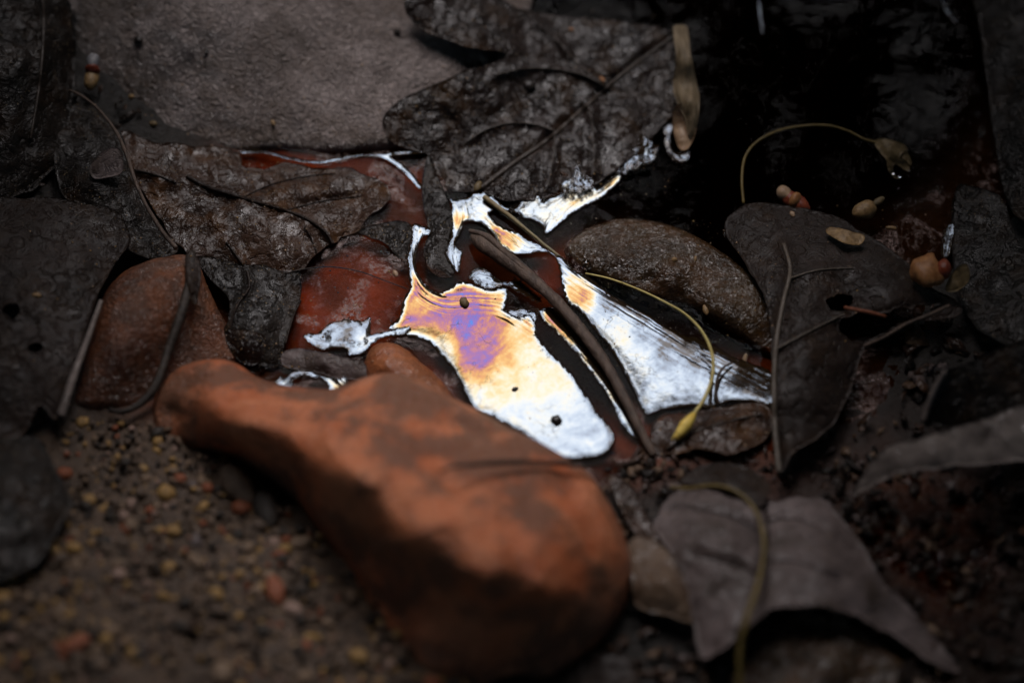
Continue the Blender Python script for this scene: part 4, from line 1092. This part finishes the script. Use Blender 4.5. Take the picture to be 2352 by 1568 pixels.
strand('long_stalk', 'long thin brown stalk curving from the grey rock to the peeling twig',
       [(160, 208, 16), (190, 222, 16), (230, 255, 16), (268, 305, 17), (292, 360, 18), (312, 420, 18), (340, 480, 17), (375, 535, 16), (405, 570, 15)], [(0, .4), (.4, .55), (1, .7)], M_twig, 'leaf stalk')
strand('root_thread', 'hair thin dark rootlet lying over the rusty water left of the film',
       [(655, 628, 2.0), (700, 618, 1.6), (760, 613, 1.5), (820, 622, 1.2), (880, 642, 1), (932, 662, 0.8)], [(0, .22), (1, .16)], M_twig_dark, 'root')
strand('curved_needle', 'short curved brown needle resting on the lavender film, right of the yellow bud',
       [(1682, 832, 2.5), (1660, 845, 3), (1648, 870, 3.2), (1645, 900, 2.6), (1652, 930, 1.4)], [(0, .3), (.5, .5), (1, .4)], M_twig, 'twig')
strand('red_splinter', 'short reddish wood splinter below the black hole of the large dull leaf',
       [(1940, 706, 16.5), (1965, 711, 17), (2000, 718, 17), (2035, 727, 16)], [(0, .5), (.5, .65), (1, .4)], M_gravel[4], 'splinter')
strand('bent_rim_stalk', 'pale brown bent stalk between the dark gaps of the large dull leaf',
       [(1985, 795, 13), (2030, 775, 14), (2080, 745, 15), (2130, 725, 15.5), (2180, 702, 14)], [(0, .5), (.5, .6), (1, .5)], M_twig, 'leaf stalk')

# rolled husk
root = thing('rolled_husk', Vector(world_at([(1575, 220)], 0)[0]), 'tan dry husk rolled into a slim curl, standing right of the charcoal leaf', 'husk')
V, F, z, d, _ = sheet_geo([(1546, 62), (1556, 56), (1574, 58), (1580, 72), (1584, 110), (1594, 160), (1605, 210), (1606, 250), (1600, 290), (1588, 318), (1578, 306), (1572, 270), (1556, 240), (1546, 200), (1552, 140), (1550, 100)],
                          [(1546, 62, 12), (1580, 66, 12), (1605, 210, 8), (1556, 240, 7), (1588, 318, 5), (1548, 180, 8), (1578, 150, 14), (1582, 230, 13), (1565, 100, 14.5)], 5, jag=1.5, jag_scale=30,
                          fn=lambda x, y, d: 0.35 * fbm(x, y * 0.25, 12, 3, 4) - 1.2 * np.exp(-d / 7))
W2, Fl = thick(world_at(V, z), F, 0.0005); mesh_object('roll', W2, Fl, M_husk, root)
V, F, z, d, _ = sheet_geo([(1545, 262), (1552, 244), (1566, 238), (1574, 262), (1582, 292), (1594, 300), (1600, 292), (1594, 318), (1578, 342), (1560, 340), (1549, 310)],
                          [(1545, 262, 5), (1566, 238, 8), (1594, 300, 5), (1578, 342, 1), (1549, 310, 3), (1568, 290, 2.5)], 5, jag=1, jag_scale=30, fn=lambda x, y, d: 0.9 * np.exp(-d / 5) + 0.15 * fbm(x, y, 14, 3, 8))
W2, Fl = thick(world_at(V, z), F, 0.0004); mesh_object('cup', W2, Fl, M_seed_pale, root)

# ------------------------------------------------------------------ seeds
s = thing('seed_capsule', Vector(world_at([(1822, 458)], 2)[0]), 'red brown banded seed capsule afloat above the large dull leaf', 'seed')
blob(M_seed_red, (1828, 464, 3.0), 78, 40, 34, 35, s, 'body', 1, 0.1)
blob(M_seed_pale, (1802, 444, 3.6), 40, 32, 30, 35, s, 'cap', 2, 0.1)
blob(M_seed_orange, (1826, 459, 4.2), 26, 38, 34, 35, s, 'band', 3)
s = thing('tailed_seed', Vector(world_at([(1990, 480)], 2)[0]), 'plump tan seed with a short tail, right of the banded capsule', 'seed')
blob(M_seed, (1985, 483, 3.0), 62, 42, 36, -22, s, 'body', 4, -0.15)
blob(M_calyx, (2018, 462, 4.0), 34, 16, 12, -35, s, 'tail', 5)
s = thing('seed_flake', Vector(world_at([(1940, 541)], 8)[0]), 'flat ochre flake lying on the upper edge of the large dull leaf', 'flake')
petal(s, 'flake_body', [(1898, 532), (1906, 522), (1935, 526), (1965, 534), (1985, 540), (1982, 558), (1960, 562), (1925, 552)], [(1898, 532, 10), (1935, 526, 11.5), (1985, 540, 12), (1960, 562, 12), (1940, 542, 13.5)], M_seed, seed=9)
s = thing('winged_seed', Vector(world_at([(2150, 625)], 10)[0]), 'blurred orange seed with a small brown wing, near the right border', 'seed')
blob(M_seed_orange, (2132, 624, 16), 84, 70, 44, 20, s, 'body', 6, 0.2, lumpy=0.2)
blob(M_seed_red, (2168, 618, 17), 34, 44, 40, 0, s, 'scar', 7)
petal(s, 'wing', [(2172, 668), (2180, 640), (2200, 612), (2220, 606), (2228, 625), (2222, 648), (2200, 668)], [(2172, 668, 14), (2200, 612, 18), (2228, 625, 19), (2200, 668, 14)], M_calyx, seed=11)
s = thing('seed_casing', Vector(world_at([(212, 165)], 10)[0]), 'bullet shaped seed casing with white tip and red band, beside the grey rock', 'seed')
blob(M_seed, (210, 180, 14), 60, 36, 34, 95, s, 'body', 8)
blob(M_seed_red, (212, 160, 15.5), 22, 37, 35, 95, s, 'band', 9)
blob(M_shell_white, (213, 143, 16.5), 44, 30, 28, 95, s, 'tip', 10, 0.25)

bpy.context.view_layer.update()
DG = bpy.context.evaluated_depsgraph_get()


def resting_height(x, y, fallback):
    """height in mm of the surface seen at (x, y)"""
    d = Vector(world_at([(x, y)], 0.0)[0]) - CAM
    hit, loc, nor, i, ob, mx = S.ray_cast(DG, CAM, d.normalized())
    return (loc.z / MM, ob) if hit else (fallback, None)


small = [  # label, material, x, y, z, length, width, angle
    ('small tan seed on the back of the brown stone, nearest the yellow stem', M_seed, 1621, 711, 6.0, 26, 14, 80),
    ('tiny ochre seed standing at the right end of the lavender film', M_seed, 1711, 823, 2.0, 26, 10, 105),
    ('small brown seed held at the base of the charcoal leaf', M_calyx, 1098, 428, 3.6, 30, 18, -65),
    ('black bead in a dimple of the charcoal leaf', M_seed_black, 1215, 196, 10.5, 34, 26, 20),
    ('pale grain between the banded capsule and the large dull leaf', M_seed_pale, 1820, 492, 6.0, 17, 12, 60),
    ('flat pale crumb right of the ochre flake', M_seed, 2047, 523, 9.0, 26, 9, 5),
    ('round tan grain on the upper part of the brown stone', M_seed, 1549, 596, 8.8, 13, 12, 0),
    ('white grain afloat left of the slim film finger', M_seed_pale, 908, 628, 0.8, 18, 12, 60),
    ('orange grain at the inner tip of the charcoal leaf side vein', M_seed_orange, 1383, 183, 10, 20, 12, 50),
    ('dark round grain on the lit skin of the grey rock', M_seed_black, 912, 74, 25, 18, 17, 0),
    ('black grain high on the left shoulder of the grey rock', M_seed_black, 318, 92, 24, 26, 18, 30),
    ('blue black seed on the middle of the grey rock', M_seed_black, 475, 120, 20.5, 16, 10, 110),
    ('ochre grain on the lower left face of the grey rock', M_seed, 302, 222, 10, 14, 12, 0),
    ('pale oval seed low on the grey rock, above the bright ribbon', M_seed, 627, 282, 7.5, 18, 10, 60),
    ('brown grain low on the grey rock near the umber leaf', M_calyx, 352, 284, 7, 20, 14, 10),
    ('orange grain on the upper lobe of the charcoal leaf', M_seed_orange, 1312, 68, 15, 14, 9, 20),
    ('dark crumb stuck in the pale lower part of the largest film sheet', M_seed_black, 1278, 964, 0.8, 26, 20, 15),
    ('small black crumb on the golden part of the largest film sheet', M_seed_black, 1183, 893, 0.5, 16, 9, -20),
    ('dark seed sunk in the violet upper edge of the largest film sheet', M_calyx, 1066, 694, 0.8, 26, 20, 60),
    ('brown grain on the shaded flank of the brown stone, by its tip', M_seed, 1597, 594, 8.0, 14, 8, 100),
    ('white seed husk on the gravel edge of the dull left leaf', M_seed, 84, 678, 24, 22, 12, 0),
]
for lab, mt, x, y, z, L, Wd, an in small:
    z = resting_height(x, y, z)[0] + Wd * 0.4 * 0.1275 * 0.35
    kind_ = 'seed' if 'seed' in lab else ('crumb' if 'crumb' in lab else 'grain')
    tag(blob(mt, (x, y, z), L, Wd, Wd * 0.8, an, None, kind_, x * 0.01, lumpy=0.1), lab, kind_)

# water droplets
for lab, x, y, z, d in (('clear water bead by the start of the yellow stem', 1347, 607, 1.2, 26), ('clear water bead on the torn calyx', 2050, 396, 3.2, 10), ('tiny clear water bead under the torn calyx', 2066, 404, 2, 9)):
    tag(blob(M_drop, (x, y, z), d, d, d * 0.8, 0, None, 'water_bead', 1, lumpy=0.0), lab, 'droplet')

# ------------------------------------------------------------------ fine grit strewn over leaves, stones and water
ICO = np.array([(0, 0, 1), (.89, 0, .45), (.28, .85, .45), (-.72, .53, .45), (-.72, -.53, .45), (.28, -.85, .45), (.72, .53, -.45), (-.28, .85, -.45), (-.89, 0, -.45), (-.28, -.85, -.45), (.72, -.53, -.45), (0, 0, -1)])
ICOF = [(0, 1, 2), (0, 2, 3), (0, 3, 4), (0, 4, 5), (0, 5, 1), (1, 6, 2), (2, 7, 3), (3, 8, 4), (4, 9, 5), (5, 10, 1), (2, 6, 7), (3, 7, 8), (4, 8, 9), (5, 9, 10), (1, 10, 6), (11, 7, 6), (11, 8, 7), (11, 9, 8), (11, 10, 9), (11, 6, 10)]


def grit():
    r = np.random.default_rng(77)
    V = []; F = []; mi = []
    for (x0, y0, x1, y1, n) in ((280, 300, 930, 850, 1100), (880, 20, 1560, 450, 500), (200, 60, 1100, 340, 420), (1300, 500, 1780, 830, 350), (1660, 470, 2200, 800, 200), (640, 520, 940, 780, 250), (0, 400, 300, 1000, 250), (1480, 930, 1780, 1060, 120), (1000, 650, 1450, 1050, 60), (1450, 700, 1760, 920, 30), (1850, 1100, 2352, 1568, 350), (1400, 1040, 1560, 1250, 160)):
        for x, y in zip(r.uniform(x0, x1, n), r.uniform(y0, y1, n)):
            z, ob = resting_height(x, y, None)
            if ob is None or ob.name.startswith('oil_film') and r.random() < .5: continue
            sz = (0.00010 + 0.00034 * r.random() ** 5)
            p = world_at([(x, y)], z)[0]
            v = ICO * np.array((1, r.uniform(.5, 1), r.uniform(.4, .8))) * sz * r.uniform(.7, 1.2, (12, 1))
            a = r.uniform(0, 6.28); ca, sa = math.cos(a), math.sin(a)
            v = np.stack([v[:, 0] * ca - v[:, 1] * sa, v[:, 0] * sa + v[:, 1] * ca, v[:, 2]], 1) + p
            b = len(V) * 12
            V.append(v); F += [(i + b, j + b, k + b) for i, j, k in ICOF]
            mi += [int(r.choice(4, p=[.35, .25, .2, .2]))] * 20
    o = mesh_object('grit', np.concatenate(V), F, None)
    for m in (M_gravel[3], M_gravel[2], M_gravel[1], M_seed_pale): o.data.materials.append(m)
    o.data.polygons.foreach_set('material_index', mi)
    tag(o, kind='stuff')


grit()

def leaf_crumbs():
    """shredded leaf mould on the bare ground between the leaves"""
    r = np.random.default_rng(91)
    V = []; F = []; mi = []; base = 0
    for (x0, y0, x1, y1, n, big) in ((1400, 1030, 2352, 1568, 420, 1.0), (1480, 1040, 1800, 1130, 60, .7), (2050, 700, 2352, 1000, 110, 1.0), (0, 180, 330, 470, 60, .8), (0, 980, 1000, 1568, 170, .7), (1280, 1480, 1720, 1568, 80, .9), (1850, 960, 2150, 1300, 90, 1.0), (430, 830, 640, 900, 30, .6), (1380, 1050, 1560, 1300, 70, .7)):
        q = np.stack([r.uniform(x0, x1, n), r.uniform(y0, y1, n)], 1)
        P = world_at(q, bed_z(q) + 0.8 + r.uniform(0, 1.6, n))
        for i in range(n):
            L = r.uniform(0.8, 3.2) * MM * big * (1.9 if r.random() < .12 else 1)
            w = L * r.uniform(.25, .9); k = 9
            a = np.sort(r.uniform(0, 6.28, k)); rad = r.uniform(.6, 1.1, k)
            x = np.cos(a) * rad * L; y = np.sin(a) * rad * w
            curl = r.uniform(-1, 1) * 0.35 / L
            top = np.stack([x, y, curl * x * x + r.normal(0, .1 * L, k)], 1)
            top = np.concatenate([top, [[0, 0, .05 * L]]])
            al, be, ga = r.uniform(0, 6.28), r.normal(0, .35), r.normal(0, .35)
            Rz = np.array([(math.cos(al), -math.sin(al), 0), (math.sin(al), math.cos(al), 0), (0, 0, 1)])
            Rx = np.array([(1, 0, 0), (0, math.cos(be), -math.sin(be)), (0, math.sin(be), math.cos(be))])
            Ry = np.array([(math.cos(ga), 0, math.sin(ga)), (0, 1, 0), (-math.sin(ga), 0, math.cos(ga))])
            v = top @ (Rz @ Rx @ Ry).T + P[i]
            lo = v - np.array((0, 0, 0.00015))
            V += [v, lo]; m_ = k + 1
            f = [(base + j, base + (j + 1) % k, base + k) for j in range(k)] + [(base + m_ + (j + 1) % k, base + m_ + j, base + m_ + k) for j in range(k)]
            f += [(base + j, base + m_ + j, base + m_ + (j + 1) % k, base + (j + 1) % k) for j in range(k)]
            F += f; mi += [int(r.choice(5, p=[.38, .26, .16, .12, .08]))] * len(f); base += 2 * m_
    o = mesh_object('leaf_crumbs', np.concatenate(V), F, None)
    for m in (M_leaf_dark, M_leaf_brown, M_leaf_dull, M_leaf_tan, M_leaf_mauve): o.data.materials.append(m)
    o.data.polygons.foreach_set('material_index', mi)
    tag(o, kind='stuff')


leaf_crumbs()


# ------------------------------------------------------------------ gravel
def in_bank(n, seed):
    r = np.random.default_rng(seed)
    q = np.stack([r.uniform(-120, 1150, n), r.uniform(960, 1660, n)], 1)
    d = seg_dist(q, [(150, 1560), (330, 1120), (620, 1350), (900, 1700)])[0]
    keep = d < 300 * r.uniform(0.3, 1.0, n)
    return q[keep], r


def gravel_stuff():
    q, r = in_bank(6500, 5)
    V = []; F = []; mi = []
    ico = [(0, 0, 1), (.89, 0, .45), (.28, .85, .45), (-.72, .53, .45), (-.72, -.53, .45), (.28, -.85, .45), (.72, .53, -.45), (-.28, .85, -.45), (-.89, 0, -.45), (-.28, -.85, -.45), (.72, -.53, -.45), (0, 0, -1)]
    fac = [(0, 1, 2), (0, 2, 3), (0, 3, 4), (0, 4, 5), (0, 5, 1), (1, 6, 2), (2, 7, 3), (3, 8, 4), (4, 9, 5), (5, 10, 1), (2, 6, 7), (3, 7, 8), (4, 8, 9), (5, 9, 10), (1, 10, 6), (11, 7, 6), (11, 8, 7), (11, 9, 8), (11, 10, 9), (11, 6, 10)]
    ico = np.array(ico)
    z = bed_z(q) + 0.3
    P = world_at(q, z)
    size = 0.0004 + 0.0009 * r.random(len(q)) ** 2 + 0.0022 * r.random(len(q)) ** 12
    for i in range(len(q)):
        sc = np.array((1, r.uniform(.6, 1), r.uniform(.5, .9))) * size[i]
        a = r.uniform(0, 6.28); ca, sa = math.cos(a), math.sin(a)
        v = ico * sc * r.uniform(.8, 1.2, (12, 1))
        v = np.stack([v[:, 0] * ca - v[:, 1] * sa, v[:, 0] * sa + v[:, 1] * ca, v[:, 2]], 1) + P[i]
        b = i * 12
        V.append(v); F += [(x + b, y + b, w + b) for x, y, w in fac]
        mi += [int(r.choice(6, p=[.36, .12, .24, .18, .05, .05]))] * 20
    o = mesh_object('gravel', np.concatenate(V), F, None)
    for m in M_gravel: o.data.materials.append(m)
    o.data.polygons.foreach_set('material_index', mi)
    tag(o, kind='stuff')


gravel_stuff()
pebbles = [  # label, material index, x, y, length, width, angle
    ('reddish oblong pebble in the gravel, left of the boulder foot', 4, 632, 1355, 66, 40, 70),
    ('pale pink pebble touching the reddish oblong one', 5, 672, 1398, 44, 30, 20),
    ('ochre pebble brightest of the upper gravel', 1, 398, 1218, 34, 24, 10),
    ('flat tan pebble against the dark underside of the boulder', 3, 690, 1245, 54, 28, -15),
    ('orange tan pebble at the bottom border of the gravel', 3, 510, 1545, 50, 44, 60),
    ('golden pebble near the bottom, beside the boulder', 1, 824, 1506, 40, 32, 20),
    ('brown red pebble in the dim lower left gravel', 4, 175, 1478, 60, 36, -25),
    ('yellowish pebble at the left border of the gravel', 1, 28, 1328, 36, 28, 20),
    ('small yellow pebble near the top end of the gravel', 1, 330, 1075, 22, 16, 30),
    ('grey flat stone beside the boulder waist', 0, 545, 1115, 110, 60, 50),
    ('dark grey stone tucked under the boulder edge', 2, 610, 1170, 90, 50, 70),
    ('tan pebble right of the gravel, close to the boulder flank', 3, 805, 1368, 30, 24, 70),
    ('round ochre pebble at the middle left of the gravel', 1, 205, 1148, 30, 26, 0),
    ('beige pebble in the middle of the gravel', 3, 452, 1290, 34, 24, 30),
    ('brown pebble above the dim red one', 3, 300, 1205, 30, 24, 40),
]
for i, (lab, mi, x, y, L, Wd, an) in enumerate(pebbles):
    z = float(bed_z(np.array([[x, y]]))[0])
    tag(blob(M_gravel[mi], (x, y, z + Wd * 0.03 + 0.6), L, Wd, Wd * 0.7, an, None, 'pebble', i * 1.7, lumpy=0.08), lab, 'pebble')


# ------------------------------------------------------------------ unseen foliage, added to shade the puddle and shape its light
GAP = np.array([(720, 1180), (675, 1000), (655, 760), (650, 420), (690, 100), (760, -120), (1150, -150), (1290, 100), (1390, 370), (1330, 470), (1300, 540), (1380, 600), (1540, 660), (1700, 740), (1840, 830), (1830, 960), (1700, 1030), (1520, 1130), (1420, 1350), (1300, 1560), (900, 1600), (700, 1400)], float)


def added_shade_leaves():
    """added leaves and twigs out of view, laid around a light gap; their leaves shut the sky out everywhere else"""
    m = Mat('shade_leaf')
    col = m.mix(m.noise(20, 3), (0.02, 0.045, 0.012), (0.045, 0.085, 0.02))
    mat = m.finish(m.principled(Base_Color=col, Roughness=0.5).outputs[0])
    r = np.random.default_rng(21)
    V = []; F = []; stems = []
    def add_leaves(C, size):
        n = len(C)
        for i in range(n):
            a, b, c = r.uniform(0, 6.28), r.uniform(-0.6, 0.6), r.uniform(-0.6, 0.6)
            L = size * r.uniform(.7, 1.2); w = L * .42
            p = np.array([(-L, 0, 0), (0, -w, .12 * L), (L * .9, 0, 0), (0, w, .12 * L), (0, 0, -.03 * L)])
            ca, sa = math.cos(a), math.sin(a)
            Rz = np.array([(ca, -sa, 0), (sa, ca, 0), (0, 0, 1)])
            Rx = np.array([(1, 0, 0), (0, math.cos(b), -math.sin(b)), (0, math.sin(b), math.cos(b))])
            Ry = np.array([(math.cos(c), 0, math.sin(c)), (0, 1, 0), (-math.sin(c), 0, math.cos(c))])
            q = p @ (Rz @ Rx @ Ry).T + C[i]
            k = len(V) * 5
            V.append(q); F.extend([(k, k + 1, k + 4), (k + 1, k + 2, k + 4), (k + 2, k + 3, k + 4), (k + 3, k, k + 4)])
    def clear(C, gap, margin):
        pr, w = project(C)                      # not before the lens
        ok = ~((w > 0.02) & (pr[:, 0] > -900) & (pr[:, 0] < 3250) & (pr[:, 1] > -520) & (pr[:, 1] < 2400))
        ok &= np.linalg.norm(C - CA, axis=1) > 0.2
        return ok
    # lower storey of added leaves, left open where the film mirrors the light
    n = 15000
    C = np.stack([r.uniform(-0.75, 0.75, n), r.uniform(-0.15, 1.15, n), r.uniform(0.16, 0.36, n)], 1)
    C = C[clear(C, None, 0)]
    mir = C * np.array((1, 1, -1.0))
    pr, w = project(mir)
    dg = seg_dist(pr, GAP, True)[0]
    ins = inside(pr, GAP)
    C = C[~(ins | (dg < 25))]
    add_leaves(C, 0.021)
    # two sprays added across the gap to darken bands of the film's reflection
    for line, cnt, rad in (([(1330, 610), (1430, 690), (1540, 760), (1660, 830), (1840, 930)], 46, 0.0028), ([(930, 640), (1010, 690), (1110, 700), (1240, 690), (1330, 700)], 26, 0.002)):
        q = resample(line, 10, False)
        P = world_at(q, -230.0) * np.array((1, 1, -1.0))
        k0 = len(V) * 5
        tv, tf = tube_geo(P, np.full(len(P), rad), 6)
        stems.append((tv, tf))
        ids = r.integers(0, len(P), cnt)
        add_leaves(P[ids] + r.normal(0, 0.005, (cnt, 3)), 0.0075)
    # upper storey of added leaves, with a wide opening along the light
    n = 9000
    C = np.stack([r.uniform(-4.5, 4.5, n), r.uniform(-4.5, 5, n), r.uniform(1.5, 2.8, n)], 1)
    d = C - np.array((0, 0, 0))
    cosang = (d @ np.array(SUN_DIR)) / np.linalg.norm(d, axis=1)
    C = C[cosang < math.cos(math.radians(24))]
    add_leaves(C, 0.16)
    # added leaves that shut out sky behind and above the lens
    n = 5000
    C = np.stack([r.uniform(-1.1, 1.1, n), r.uniform(-1.7, -0.1, n), r.uniform(0.8, 1.15, n)], 1)
    add_leaves(C[clear(C, None, 0)], 0.05)
    base = len(V) * 5
    for tv, tf in stems:
        V.append(tv); F.extend([tuple(i + base for i in f) for f in tf]); base += len(tv)
    o = mesh_object('added_shade_leaves', np.concatenate(V), F, mat, smooth=False)
    tag(o, kind='stuff')


added_shade_leaves()
